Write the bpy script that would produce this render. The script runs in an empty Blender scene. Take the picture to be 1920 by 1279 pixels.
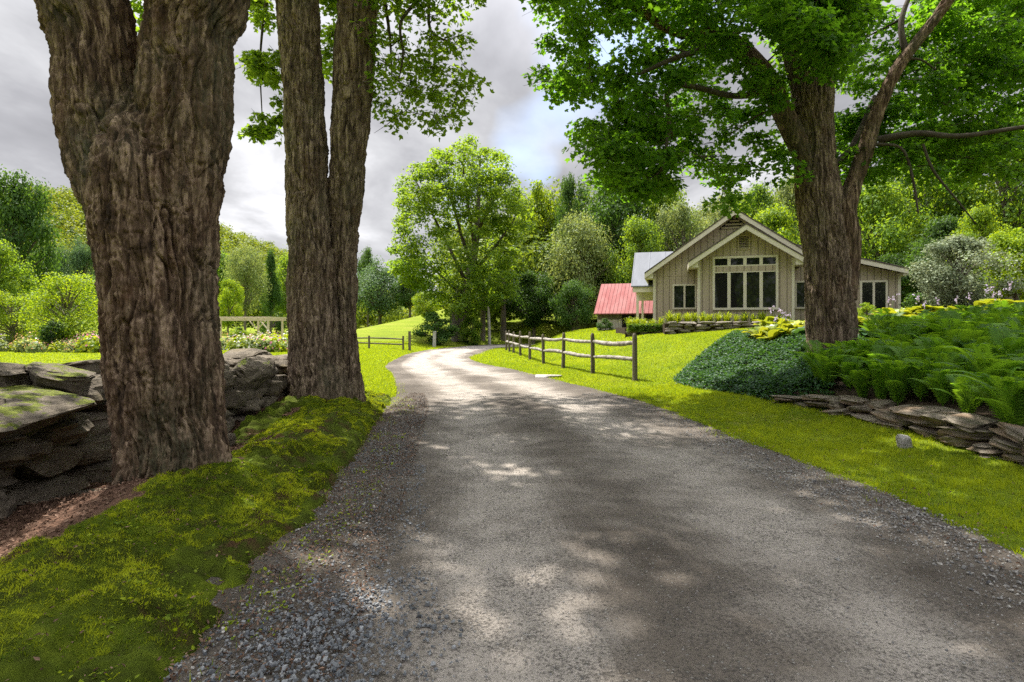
import bpy, bmesh, math, random
import numpy as np
from mathutils import Vector, Matrix
R = math.radians
rng = np.random.default_rng(11)
random.seed(11)
SC = bpy.context.scene
C = SC.collection
K, CH = 1067.0, 1.5            # focal length in photo pixels, eye height


def W(px, py, d):
    return np.array([(px - 960) / K * d, d, CH - (py - 615) / K * d])


def sstep(a, b, x):
    t = np.clip((x - a) / (b - a), 0, 1)
    return t * t * (3 - 2 * t)


# ------------------------------------------------------------------ noise
def _hash(ix, iy, iz, s):
    M = np.int64(0xffffffff)
    n = (ix * 374761393 + iy * 668265263 + iz * 1440662683 + s * 974634777) & M
    n = ((n ^ (n >> 13)) * 1274126177) & M
    n = n ^ (n >> 16)
    n = (n * 668265261) & M
    n = n ^ (n >> 15)
    return n / 4294967295.0


def vnoise(p, s=0):
    i = np.floor(p).astype(np.int64)
    f = p - i
    f = f * f * f * (f * (f * 6 - 15) + 10)
    x, y, z = i[:, 0], i[:, 1], i[:, 2]
    fx, fy, fz = f[:, 0], f[:, 1], f[:, 2]
    r = 0
    for a in (0, 1):
        for b in (0, 1):
            for c in (0, 1):
                w = (fx if a else 1 - fx) * (fy if b else 1 - fy) * (fz if c else 1 - fz)
                r = r + w * _hash(x + a, y + b, z + c, s)
    return r * 2 - 1


def fbm(p, o=4, s=0, g=.5, l=2.03):
    r, a, t = 0, 1, 0
    for k in range(o):
        r = r + a * vnoise(p * l ** k + 17.3 * k, s + k)
        t += a
        a *= g
    return r / t


def n2(x, y, sc, s=0, o=3):
    x = np.asarray(x, float); y = np.asarray(y, float)
    sh = np.broadcast(x, y).shape
    p = np.stack([np.broadcast_to(x, sh).ravel() * sc, np.broadcast_to(y, sh).ravel() * sc, np.full(int(np.prod(sh)), .37)], 1)
    return fbm(p, o, s).reshape(sh)


# ------------------------------------------------------------------ objects
def tag(o, label=None, cat=None, group=None, kind=None):
    if label: o['label'] = label
    if cat: o['category'] = cat
    if group: o['group'] = group
    if kind: o['kind'] = kind
    return o


def empty(name, loc, label=None, cat=None, group=None, rz=0, scale=None):
    o = bpy.data.objects.new(name, None)
    C.objects.link(o)
    o.location = [float(v) for v in loc]
    o.rotation_euler = (0, 0, rz)
    if scale: o.scale = scale
    o.empty_display_size = .2
    return tag(o, label, cat, group)


def mesh_np(name, V, F, mat, parent=None, smooth=False, tone=None, world=True):
    """F: (M,k) int array or list of such arrays. With a parent, V is in world space unless world=False."""
    V = np.asarray(V, np.float32).reshape(-1, 3)
    if parent is not None and world:
        q = parent
        while q is not None:
            V = V - np.array(q.location, np.float32); q = q.parent
    Fs = F if isinstance(F, list) else [F]
    Fs = [np.asarray(f, np.int32) for f in Fs if len(f)]
    tot = np.concatenate([np.full(len(f), f.shape[1], np.int32) for f in Fs])
    idx = np.concatenate([f.ravel() for f in Fs])
    me = bpy.data.meshes.new(name)
    me.vertices.add(len(V)); me.vertices.foreach_set('co', V.ravel())
    me.loops.add(len(idx)); me.loops.foreach_set('vertex_index', idx)
    me.polygons.add(len(tot))
    st = np.zeros(len(tot), np.int32); st[1:] = np.cumsum(tot)[:-1]
    me.polygons.foreach_set('loop_start', st)
    me.polygons.foreach_set('loop_total', tot)
    me.polygons.foreach_set('use_smooth', np.full(len(tot), bool(smooth)))
    if tone is not None:
        a = me.attributes.new('tone', 'FLOAT', 'FACE')
        a.data.foreach_set('value', np.asarray(tone, np.float32))
    me.update(calc_edges=True)
    me.materials.append(mat)
    o = bpy.data.objects.new(name, me)
    C.objects.link(o)
    if parent is not None: o.parent = parent
    return o


def copy_tree(o, parent=None):
    c = o.copy(); C.objects.link(c)
    if parent is not None: c.parent = parent
    for ch in [k for k in o.children]:
        copy_tree(ch, c)
    return c


class MB:
    def __init__(s): s.v = []; s.f = {}; s.n = 0
    def add(s, V, F):
        V = [tuple(float(a) for a in v) for v in V]
        for f in F: s.f.setdefault(len(f), []).append([i + s.n for i in f])
        s.v += V; s.n += len(V)
    def box(s, x0, x1, y0, y1, z0, z1):
        V = [(x, y, z) for z in (z0, z1) for y in (y0, y1) for x in (x0, x1)]
        s.add(V, [(0, 2, 3, 1), (4, 5, 7, 6), (0, 1, 5, 4), (2, 6, 7, 3), (0, 4, 6, 2), (1, 3, 7, 5)])
    def prism(s, P, y0, y1):
        """polygon P of (x,z), seen from -y counter-clockwise, between y0 and y1"""
        n = len(P)
        V = [(x, y0, z) for x, z in P] + [(x, y1, z) for x, z in P]
        s.add(V, [tuple(range(n)), tuple(range(2 * n - 1, n - 1, -1))] + [(i, i + n, (i + 1) % n + n, (i + 1) % n) for i in range(n)])
    def beam(s, a, b, w, h, up=(0, 0, 1)):
        a = np.array(a, float); b = np.array(b, float)
        t = b - a; t /= np.linalg.norm(t)
        u = np.cross(t, up)
        if np.linalg.norm(u) < 1e-4: u = np.cross(t, (0, 1, 0))
        u /= np.linalg.norm(u); q = np.cross(u, t)
        V = [p + u * i * w / 2 + q * j * h / 2 for p in (a, b) for i, j in ((-1, -1), (1, -1), (1, 1), (-1, 1))]
        s.add(V, [(3, 2, 1, 0), (4, 5, 6, 7), (0, 1, 5, 4), (1, 2, 6, 5), (2, 3, 7, 6), (3, 0, 4, 7)])
    def build(s, name, mat, parent=None, world=True, smooth=False):
        return mesh_np(name, s.v, [np.array(f) for f in s.f.values()], mat, parent, smooth, world=world)


# ------------------------------------------------------------------ materials
def mat(name):
    m = bpy.data.materials.new(name); m.use_nodes = True
    nt = m.node_tree; nt.nodes.clear()
    return m, nt


def node(nt, t, **kw):
    n = nt.nodes.new(t)
    for k, v in kw.items():
        if k.startswith('i_'):
            n.inputs[k[2:].replace('_', ' ')].default_value = v
        else: setattr(n, k, v)
    return n


def ramp(nt, fac, stops, interp='LINEAR'):
    n = nt.nodes.new('ShaderNodeValToRGB')
    n.color_ramp.interpolation = interp
    e = n.color_ramp.elements
    while len(e) < len(stops): e.new(.5)
    for el, (p, c) in zip(e, stops):
        el.position = p
        el.color = (*c, 1) if len(c) == 3 else c
    nt.links.new(fac, n.inputs[0])
    return n.outputs[0]


def noise_n(nt, scale, detail=4, rough=.55, vec=None, dist=0, kind='FBM'):
    n = nt.nodes.new('ShaderNodeTexNoise')
    n.inputs['Scale'].default_value = scale; n.inputs['Detail'].default_value = detail
    n.inputs['Roughness'].default_value = rough; n.inputs['Distortion'].default_value = dist
    if vec is not None: nt.links.new(vec, n.inputs['Vector'])
    return n.outputs['Fac']


def coord(nt, space='Object', scale=(1, 1, 1)):
    t = nt.nodes.new('ShaderNodeTexCoord')
    m = nt.nodes.new('ShaderNodeMapping'); m.inputs['Scale'].default_value = scale
    nt.links.new(t.outputs[space], m.inputs[0])
    return m.outputs[0]


def mixc(nt, a, b, f, mode='MIX'):
    n = nt.nodes.new('ShaderNodeMix'); n.data_type = 'RGBA'; n.blend_type = mode
    for sock, v in ((n.inputs[6], a), (n.inputs[7], b), (n.inputs[0], f)):
        if hasattr(v, 'node'): nt.links.new(v, sock)
        elif isinstance(v, tuple): sock.default_value = (*v, 1)
        else: sock.default_value = v
    return n.outputs[2]


def finish(nt, col, rough=.9, bump=None, bstr=.5, bdist=.02, spec=.2, rough_sock=None):
    b = nt.nodes.new('ShaderNodeBsdfPrincipled')
    o = nt.nodes.new('ShaderNodeOutputMaterial')
    if hasattr(col, 'node'): nt.links.new(col, b.inputs['Base Color'])
    else: b.inputs['Base Color'].default_value = (*col, 1)
    b.inputs['Roughness'].default_value = rough
    b.inputs['Specular IOR Level'].default_value = spec
    if bump is not None:
        n = nt.nodes.new('ShaderNodeBump'); n.inputs['Strength'].default_value = bstr; n.inputs['Distance'].default_value = bdist
        nt.links.new(bump, n.inputs['Height']); nt.links.new(n.outputs[0], b.inputs['Normal'])
    nt.links.new(b.outputs[0], o.inputs[0])
    return b


def leaf_mat(name, c0, c1, t0, trans=.5, rough=.55, spec=.16, vary=.25):
    """two-tone leaves by the per-face value 'tone', lit through from behind"""
    m, nt = mat(name)
    a = node(nt, 'ShaderNodeAttribute', attribute_name='tone')
    oi = node(nt, 'ShaderNodeObjectInfo')
    col = mixc(nt, c0, c1, a.outputs['Fac'])
    mr = node(nt, 'ShaderNodeMapRange'); mr.inputs['To Min'].default_value = 1 - vary; mr.inputs['To Max'].default_value = 1 + vary
    nt.links.new(oi.outputs['Random'], mr.inputs['Value'])
    hs = node(nt, 'ShaderNodeHueSaturation'); nt.links.new(col, hs.inputs['Color']); nt.links.new(mr.outputs[0], hs.inputs['Value'])
    p = node(nt, 'ShaderNodeBsdfPrincipled'); p.inputs['Roughness'].default_value = rough; p.inputs['Specular IOR Level'].default_value = spec
    nt.links.new(hs.outputs[0], p.inputs['Base Color'])
    t = node(nt, 'ShaderNodeBsdfTranslucent')
    tc = mixc(nt, t0, (t0[0] * 1.35, t0[1] * 1.12, t0[2]), a.outputs['Fac'])
    nt.links.new(tc, t.inputs['Color'])
    mx = node(nt, 'ShaderNodeMixShader'); mx.inputs[0].default_value = trans
    o = node(nt, 'ShaderNodeOutputMaterial')
    nt.links.new(p.outputs[0], mx.inputs[1]); nt.links.new(t.outputs[0], mx.inputs[2]); nt.links.new(mx.outputs[0], o.inputs[0])
    return m


def simple(name, c, rough=.8, spec=.2, nscale=None, c2=None, bscale=None, bstr=.3, bdist=.01, stretch=(1, 1, 1), metallic=0):
    m, nt = mat(name)
    v = coord(nt, 'Object', stretch)
    col = c
    if c2 is not None:
        col = ramp(nt, noise_n(nt, nscale, 5, .6, v), [(.32, c), (.68, c2)])
    bm = noise_n(nt, bscale, 5, .6, v) if bscale else None
    b = finish(nt, col, rough, bm, bstr, bdist, spec)
    b.inputs['Metallic'].default_value = metallic
    return m


M = {}
# bark: grey brown plates with reddish patches and green lichen stains
def bark_mat(name, dark, mid, light, green, gamt):
    m, nt = mat(name)
    v = coord(nt, 'Object', (1, 1, .16))
    v2 = coord(nt, 'Object', (1, 1, .5))
    base = ramp(nt, noise_n(nt, 16, 6, .65, v, .6), [(.36, dark), (.5, mid), (.64, light)])
    red = ramp(nt, noise_n(nt, 5, 6, .75, v2), [(.5, (0, 0, 0)), (.7, (.55, .55, .55))])
    base = mixc(nt, base, (mid[0] * 1.05, mid[1] * .8, mid[2] * .66), red)
    gm = ramp(nt, noise_n(nt, 1.3, 4, .6, v2), [(.5 - gamt, (0, 0, 0)), (.72 - gamt, (.75, .75, .75))])
    gs = ramp(nt, noise_n(nt, 40, 3, .7), [(.4, (0, 0, 0)), (.6, (1, 1, 1))])
    gm = mixc(nt, gm, (0, 0, 0), mixc(nt, (.6, .6, .6), (0, 0, 0), gs))
    col = mixc(nt, base, green, gm)
    h = noise_n(nt, 30, 8, .7, v, .8)
    finish(nt, col, .92, h, .9, .022, .12)
    return m
M['bark'] = bark_mat('bark', (.024, .016, .011), (.098, .064, .043), (.3, .216, .152), (.075, .082, .05), .03)
M['bark2'] = bark_mat('bark_warm', (.028, .02, .014), (.12, .088, .063), (.32, .245, .18), (.09, .094, .062), -.01)
M['twig'] = simple('twig_bark', (.05, .04, .032), .9, .1, 6, (.1, .085, .07))
M['far_bark'] = simple('far_bark', (.1, .085, .07), .9, .1, 3, (.2, .175, .15), stretch=(1, 1, .3))

M['maple_leaf'] = leaf_mat('maple_leaf', (.036, .088, .01), (.08, .16, .018), (.19, .42, .016), .5)
M['maple_leaf_l'] = leaf_mat('maple_leaf_left', (.042, .085, .014), (.095, .17, .022), (.28, .46, .025), .52)
M['leaf_mid'] = leaf_mat('leaf_mid', (.045, .1, .014), (.13, .22, .026), (.27, .43, .02), .45)
M['leaf_dark'] = leaf_mat('leaf_dark', (.025, .06, .014), (.06, .12, .022), (.1, .21, .02), .4)
M['leaf_blue'] = leaf_mat('leaf_blue', (.05, .095, .05), (.1, .165, .075), (.13, .24, .06), .35)
M['leaf_yellow'] = leaf_mat('leaf_yellow', (.095, .165, .012), (.185, .28, .02), (.32, .46, .012), .45)
M['leaf_pale'] = leaf_mat('leaf_pale', (.1, .14, .05), (.19, .24, .085), (.28, .36, .08), .4)
M['leaf_silver'] = leaf_mat('leaf_silver', (.1, .13, .075), (.23, .27, .17), (.22, .28, .14), .3)
M['leaf_forest'] = leaf_mat('leaf_forest', (.035, .075, .016), (.14, .19, .02), (.2, .29, .02), .35)
M['leaf_hill'] = leaf_mat('leaf_hillside', (.06, .11, .02), (.2, .24, .025), (.26, .34, .02), .35)
M['grass'] = leaf_mat('grass_blade', (.07, .125, .009), (.29, .35, .018), (.39, .52, .008), .42, .6, .15, 0)
M['moss'] = leaf_mat('moss_tuft', (.045, .08, .008), (.34, .39, .022), (.36, .45, .014), .38, .8, .05, 0)
M['ground_cover'] = leaf_mat('pachysandra_leaf', (.025, .07, .028), (.06, .13, .05), (.08, .2, .02), .3, .5, .22)
M['fern'] = leaf_mat('fern_frond', (.042, .11, .012), (.125, .235, .026), (.24, .47, .018), .45, .5, .25, .2)
M['hosta'] = leaf_mat('hosta_leaf', (.12, .2, .02), (.4, .42, .03), (.4, .45, .02), .35, .4, .4, .15)
M['hosta_green'] = leaf_mat('hosta_leaf_green', (.03, .085, .03), (.09, .17, .05), (.1, .22, .03), .3, .4, .4, .15)
M['daylily'] = leaf_mat('daylily_blade', (.08, .16, .012), (.26, .32, .015), (.36, .46, .01), .4, .5, .3, .2)
M['stem'] = simple('green_stem', (.1, .15, .04), .7)
def petal(n, c): return leaf_mat(n, tuple(x * .8 for x in c), c, c, .3, .6, .2, .1)
M['pink'] = petal('pink_petal', (.62, .2, .36)); M['white_p'] = petal('white_petal', (.75, .74, .7))
M['lilac'] = petal('lilac_petal', (.55, .47, .66)); M['orange_p'] = petal('orange_petal', (.75, .42, .2))
M['yellow_p'] = petal('yellow_petal', (.78, .72, .15))


def ground_mat():
    m, nt = mat('lawn')
    v = coord(nt, 'Object')
    big = noise_n(nt, .35, 4, .6, v)
    fine = noise_n(nt, 9, 5, .7, v)
    a = ramp(nt, big, [(.3, (.12, .175, .01)), (.55, (.185, .235, .012)), (.75, (.26, .235, .05))])
    col = mixc(nt, a, (.085, .105, .012), ramp(nt, fine, [(.4, (0, 0, 0)), (.66, (.8, .8, .8))]))
    finish(nt, col, .95, noise_n(nt, 40, 6, .75, v), .8, .04, .08)
    return m
M['lawn'] = ground_mat()


def meadow_bump(nt, v): pass


def road_mat():
    m, nt = mat('gravel_road')
    v = coord(nt, 'Object')
    big = noise_n(nt, .5, 4, .6, v)
    at = node(nt, 'ShaderNodeAttribute', attribute_name='tone')
    big2 = node(nt, 'ShaderNodeMath', operation='MULTIPLY_ADD'); big2.inputs[1].default_value = .6
    nt.links.new(at.outputs['Fac'], big2.inputs[0]); nt.links.new(big, big2.inputs[2])
    a = ramp(nt, big2.outputs[0], [(.4, (.07, .056, .044)), (.66, (.15, .127, .106)), (1.0, (.33, .292, .257))])
    grit0 = noise_n(nt, 55, 5, .8, v); gpat = noise_n(nt, 2.3, 5, .7, v)
    gm_ = node(nt, 'ShaderNodeMath', operation='MULTIPLY_ADD'); gm_.inputs[1].default_value = .38; nt.links.new(gpat, gm_.inputs[0]); nt.links.new(grit0, gm_.inputs[2])
    gs_ = node(nt, 'ShaderNodeMath', operation='SUBTRACT'); gs_.inputs[1].default_value = .19; nt.links.new(gm_.outputs[0], gs_.inputs[0]); grit = gs_.outputs[0]
    col = mixc(nt, a, (.045, .04, .036), ramp(nt, grit, [(.47, (0, 0, 0)), (.62, (.85, .85, .85))]))
    vo = node(nt, 'ShaderNodeTexVoronoi', feature='F1'); vo.inputs['Scale'].default_value = 45
    nt.links.new(v, vo.inputs['Vector'])
    bw = node(nt, 'ShaderNodeRGBToBW'); nt.links.new(vo.outputs['Color'], bw.inputs[0])
    st = ramp(nt, bw.outputs[0], [(.66, (0, 0, 0)), (.8, (1, 1, 1))])
    dist = ramp(nt, vo.outputs['Distance'], [(.2, (1, 1, 1)), (.42, (0, 0, 0))])
    stm = mixc(nt, st, (0, 0, 0), mixc(nt, (1, 1, 1), (0, 0, 0), dist))
    col = mixc(nt, col, (.36, .34, .315), mixc(nt, (0, 0, 0), stm, .6))
    add = node(nt, 'ShaderNodeMath', operation='ADD')
    nt.links.new(stm, add.inputs[0]); nt.links.new(grit, add.inputs[1])
    finish(nt, col, .9, add.outputs[0], .9, .016, .2)
    return m
M['road'] = road_mat()
M['soil'] = simple('bed_soil', (.03, .022, .016), .95, .1, 8, (.07, .05, .035), 30, .8, .02)


def moss_ground():
    m, nt = mat('moss_ground')
    v = coord(nt, 'Object')
    a = ramp(nt, noise_n(nt, 2.6, 5, .65, v, .4), [(.34, (.08, .048, .024)), (.45, (.055, .07, .011)), (.58, (.09, .122, .012)), (.72, (.18, .22, .018))])
    finish(nt, a, .97, noise_n(nt, 70, 6, .8, v), 1, .03, .05)
    return m
M['moss_ground'] = moss_ground()
M['mulch'] = simple('leaf_mulch', (.045, .025, .017), .95, .1, 18, (.16, .09, .06), 45, 1, .03)
M['litter'] = leaf_mat('litter_chip', (.05, .028, .018), (.22, .14, .1), (.05, .03, .02), .05, .9, .1, 0)
M['pebble'] = leaf_mat('pebble', (.09, .09, .095), (.34, .32, .295), (.05, .05, .05), 0, .8, .25, 0)
M['pebble_d'] = leaf_mat('pebble_blue_grey', (.06, .066, .075), (.24, .245, .255), (.05, .05, .05), 0, .7, .3, 0)


def stone_mat(name, c0, c1, moss, warm=None):
    m, nt = mat(name)
    v = coord(nt, 'Object', (1, 1, 3))
    col = ramp(nt, noise_n(nt, 5, 6, .7, v, .5), [(.3, c0), (.7, c1)])
    if warm: col = mixc(nt, col, warm, ramp(nt, noise_n(nt, 1.7, 3, .5), [(.5, (0, 0, 0)), (.65, (.8, .8, .8))]))
    if moss:
        g = node(nt, 'ShaderNodeNewGeometry')
        sx = node(nt, 'ShaderNodeSeparateXYZ'); nt.links.new(g.outputs['Normal'], sx.inputs[0])
        t = coord(nt, 'Object')
        ad = node(nt, 'ShaderNodeMath', operation='MULTIPLY_ADD'); ad.inputs[1].default_value = .5
        nt.links.new(sx.outputs[2], ad.inputs[0]); nt.links.new(noise_n(nt, 4, 5, .65, t), ad.inputs[2])
        f = ramp(nt, ad.outputs[0], [(1.18 - moss, (0, 0, 0)), (min(1., 1.3 - moss), (1, 1, 1))])
        mc = ramp(nt, noise_n(nt, 30, 4, .7, t), [(.35, (.04, .05, .008)), (.65, (.19, .22, .02))])
        col = mixc(nt, col, mc, f)
    finish(nt, col, .88, noise_n(nt, 14, 8, .75, v), 1, .05, .2)
    return m
M['stone'] = stone_mat('wall_stone', (.06, .048, .036), (.22, .183, .138), .15, (.17, .135, .085))
M['stone_moss'] = stone_mat('mossy_stone', (.06, .048, .036), (.22, .183, .138), .22)
M['stone_warm'] = stone_mat('edging_stone', (.12, .098, .075), (.34, .29, .235), .12, (.26, .18, .12))
M['stone_ret'] = stone_mat('retaining_stone', (.09, .076, .06), (.3, .265, .22), 0, (.22, .165, .11))
M['stone_pale'] = stone_mat('pale_stone', (.3, .28, .26), (.5, .47, .44), 0)
M['rail'] = simple('weathered_rail', (.11, .095, .082), .85, .15, 5, (.35, .32, .29), 25, .6, .01, (1, 1, 1))
M['post'] = simple('weathered_post', (.07, .058, .04), .88, .12, 8, (.17, .145, .11), 25, .7, .012, (1, 1, .15))
M['grey_post'] = simple('grey_post', (.3, .29, .27), .85, .15, 8, (.45, .43, .41), 20, .5, .01)
M['pergola'] = simple('pergola_wood', (.42, .35, .28), .8, .2, 5, (.58, .5, .42))


def siding(name, c, pitch=.3, axis=0):
    m, nt = mat(name)
    t = node(nt, 'ShaderNodeTexCoord')
    s = node(nt, 'ShaderNodeSeparateXYZ'); nt.links.new(t.outputs['Object'], s.inputs[0])
    md = node(nt, 'ShaderNodeMath', operation='PINGPONG'); md.inputs[1].default_value = pitch / 2
    nt.links.new(s.outputs[axis], md.inputs[0])
    g = ramp(nt, md.outputs[0], [(0, (0, 0, 0)), (.012, (0, 0, 0)), (.022, (1, 1, 1))])
    v = coord(nt, 'Object', (6, 6, .5))
    base = ramp(nt, noise_n(nt, 2, 5, .6, v), [(.3, tuple(x * .9 for x in c)), (.7, tuple(x * 1.07 for x in c))])
    col = mixc(nt, tuple(x * .5 for x in c), base, g)
    finish(nt, col, .75, g, 1, .01, .2)
    return m
M['siding'] = siding('taupe_siding', (.38, .32, .245))
M['trim'] = simple('cream_trim', (.53, .49, .4), .6, .3, 4, (.6, .56, .46))
M['shingle'] = simple('dark_shingles', (.06, .05, .045), .9, .1, 6, (.12, .1, .09), 20, .6, .01)


def seam_roof(name, c, c2, pitch, rough, seam_col=None):
    m, nt = mat(name)
    t = node(nt, 'ShaderNodeTexCoord')
    s = node(nt, 'ShaderNodeSeparateXYZ'); nt.links.new(t.outputs['Object'], s.inputs[0])
    md = node(nt, 'ShaderNodeMath', operation='PINGPONG'); md.inputs[1].default_value = pitch / 2
    nt.links.new(s.outputs[0], md.inputs[0])
    g = ramp(nt, md.outputs[0], [(0, (1, 1, 1)), (.03, (0, 0, 0))])
    col = ramp(nt, noise_n(nt, 1.4, 6, .65, coord(nt, 'Object', (2, .6, .6))), [(.32, c), (.7, c2)])
    if seam_col: col = mixc(nt, col, seam_col, mixc(nt, (0, 0, 0), (.5, .5, .5), g))  # seam lines blended towards a colour of their own
    b = finish(nt, col, rough, g, .8, .03, .3)
    return m
M['red_roof'] = seam_roof('red_metal_roof', (.21, .043, .042), (.27, .115, .108), .24, .8, (.12, .03, .03))
M['grey_roof'] = seam_roof('grey_metal_roof', (.125, .133, .152), (.165, .175, .2), .9, .8, (.25, .26, .3))
M['barn_wood'] = simple('weathered_boards', (.24, .215, .19), .9, .1, 3, (.55, .5, .46), 8, .5, .02, (6, 6, .5))
M['dark_in'] = simple('recess_shade_paint', (.012, .011, .01), .9, .1)  # near-black colour stands in for the shade inside openings
m, nt = mat('window_glass')
b = finish(nt, (.012, .013, .012), .03, spec=.5)
M['glass'] = m
m, nt = mat('louver')
M['louver'] = simple('vent_louver', (.36, .3, .22), .7, .2)

# ------------------------------------------------------------------ terrain
ROADL = np.array([(-1.2, -6), (-1.35, 1), (-1.45, 2.5), (-1.6, 4), (-1.78, 6), (-1.98, 8), (-2.3, 11), (-2.95, 14.5), (-3.97, 18.8), (-4.9, 22), (-5.5, 26.5), (-5.7, 31.5), (-4.9, 37), (-2.7, 45), (1, 49), (8, 52), (22, 54)], float)
ROADR = np.array([(3.5, -6), (3.45, 1), (3.4, 2.5), (3.34, 4), (3.26, 5.8), (3.04, 7.6), (2.8, 10.3), (2.28, 12.9), (1.1, 17), (0, 20.6), (-1.4, 24.6), (-2.2, 29), (-1.95, 34), (-.6, 39), (2.5, 43.5), (9, 46.5), (22, 49)], float)


def spline(P, n):
    P = np.asarray(P, float)
    Q = np.vstack([2 * P[0] - P[1], P, 2 * P[-1] - P[-2]])
    u = np.linspace(0, len(P) - 1 - 1e-6, n)
    i = u.astype(int); t = (u - i)[:, None]
    a, b, c, d = Q[i], Q[i + 1], Q[i + 2], Q[i + 3]
    return .5 * (2 * b + (c - a) * t + (2 * a - 5 * b + 4 * c - d) * t ** 2 + (3 * b - a - 3 * c + d) * t ** 3)


_RL, _RR = spline(ROADL, 240), spline(ROADR, 240)
_POLY = np.vstack([_RL, _RR[::-1]])


def in_poly(x, y, P):
    x = np.asarray(x, float); y = np.asarray(y, float)
    r = np.zeros(x.shape, bool)
    x1, y1 = P[-1]
    for x2, y2 in P:
        c = ((y2 > y) != (y1 > y)) & (x < (x1 - x2) * (y - y2) / (y1 - y2 + 1e-12) + x2)
        r ^= c
        x1, y1 = x2, y2
    return r


def road_sd(x, y):
    """>0 outside the road, <0 inside"""
    x = np.asarray(x, float); y = np.asarray(y, float)
    sh = x.shape; p = np.stack([x.ravel(), y.ravel()], 1)
    out = np.full(len(p), 99.)
    near = (p[:, 1] > -8) & (p[:, 1] < 60) & (p[:, 0] > -12) & (p[:, 0] < 26)
    q = p[near]; res = np.empty(len(q))
    E = np.vstack([_RL, _RR])
    for k in range(0, len(q), 20000):
        d = q[k:k + 20000, None, :] - E[None]
        res[k:k + 20000] = np.sqrt((d ** 2).sum(2).min(1))
    res[in_poly(q[:, 0], q[:, 1], _POLY)] *= -1
    out[near] = res
    return out.reshape(sh)


def xfence(y): return 3.43 - .18 * (np.clip(y, -5, 40) - 15.9)


def G(x, y):
    x = np.asarray(x, float); y = np.asarray(y, float)
    u = x - xfence(y)
    right = (1.1 * sstep(.3, 4.6, u) + .09 * np.clip(u - 4.6, 0, 8)) * (.42 + .58 * sstep(7, 20, y)) + .1 * sstep(-1, .5, u)
    xl = np.interp(y, ROADL[:12, 1], ROADL[:12, 0])
    v = xl - x
    w = 1 - sstep(7.5, 10.5, y)
    crest = .2 * np.exp(-((x + 2.62) / .62) ** 2)
    trough = -.09 * np.exp(-((x + 3.75) / .55) ** 2)
    near = (crest + trough + .17 * np.exp(-((x + 3.35) ** 2 + (y - 4.75) ** 2) / .5)) * (x < 0) + .2 * sstep(-4.4, -5.2, x)
    far = .24 * sstep(-.1, 1.6, v)
    left = w * near + (1 - w) * far
    left = np.where(x > 0, 0, left)
    s = sstep(-24, -13, x) * (1 - .6 * sstep(-2, 8, x))
    mead = .066 * np.clip(y - 38, 0, 80) * s
    hill = 58 * sstep(95, 270, y) * sstep(0, -210, x) + 16 * sstep(120, 300, y) * sstep(-40, 60, x)
    z = right + left + mead + hill
    far_ = (y > 32) & (y < 62) & (x > -12)
    if far_.any():
        sd = np.full(z.shape, 99.); sd[far_] = road_sd(x[far_], y[far_])
        wt = sstep(32, 38, y) * (1 - sstep(.1, 4.5, sd))
        z = z * (1 - wt) + .14 * wt
    return z


def Gs(x, y): return float(G(np.array([x]), np.array([y]))[0])


BED = np.array([(5.3, 3), (5.25, 5.2), (5.3, 6.5), (5.38, 7.7), (5.25, 9.2), (5.0, 10.6), (4.75, 11.9), (4.3, 13.2), (4.2, 14.4), (4.6, 15.6), (5.6, 17.0), (6.9, 18.6), (8.2, 20.5), (9.5, 22.2), (12, 24), (16, 26.5), (22, 28), (26, 24), (24, 12), (20, 3)], float)
_BED = spline(np.vstack([BED, BED[:1]]), 300)


def bed_d(x, y):
    """distance into the bed (>0 inside)"""
    x = np.asarray(x, float); y = np.asarray(y, float); sh = x.shape
    p = np.stack([x.ravel(), y.ravel()], 1); out = np.empty(len(p))
    for k in range(0, len(p), 20000):
        q = p[k:k + 20000]
        out[k:k + 20000] = np.sqrt(((q[:, None] - _BED[None]) ** 2).sum(2).min(1))
    ins = in_poly(p[:, 0], p[:, 1], _BED)
    out[~ins] *= -1
    return out.reshape(sh)


def bed_z(x, y):
    d = bed_d(x, y)
    h = .3 * (1 - sstep(9, 12.5, np.asarray(y, float))) + .02
    return G(x, y) + h * sstep(.0, .35, d) + .12 * sstep(.4, 3, d) * sstep(9.5, 11, np.asarray(y, float)) * (1 - sstep(14, 18, np.asarray(y, float)))


def ground_z(x, y):
    sd = road_sd(x, y)
    z = G(x, y) + .02 * n2(x, y, 1.3, 3)
    z = z - .1 * (1 - sstep(-.35, .12, sd + .12 * n2(x, y, 1.6, 9, 4)))
    return z - .3 * (1 - sstep(11.6, 12.6, y)) * sstep(-4.9, -4.3, x) * (1 - sstep(-1.0, -.4, x))


def grid_faces(nx, ny):
    i = np.arange(nx - 1)[None, :] + np.arange(ny - 1)[:, None] * nx
    i = i.ravel()
    return np.stack([i, i + 1, i + nx + 1, i + nx], 1)


def lines(segs):
    out = []
    for a, b, st in segs: out.append(np.arange(a, b, st))
    return np.unique(np.round(np.concatenate(out), 4))


gx = lines([(-600, -100, 25), (-100, -30, 4), (-30, -8, .6), (-8, 8, .12), (8, 30, .6), (30, 100, 4), (100, 601, 25)])
gy = lines([(-60, -2, 4), (-2, 16, .12), (16, 45, .3), (45, 120, 2.5), (120, 320, 8), (320, 1000, 40)])
X, Y = np.meshgrid(gx, gy)
Z = ground_z(X, Y)
g = mesh_np('ground', np.stack([X, Y, Z], 2).reshape(-1, 3), grid_faces(len(gx), len(gy)), M['lawn'], smooth=True)
tag(g, 'bright yellow green mown lawn and meadow', kind='structure')

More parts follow.
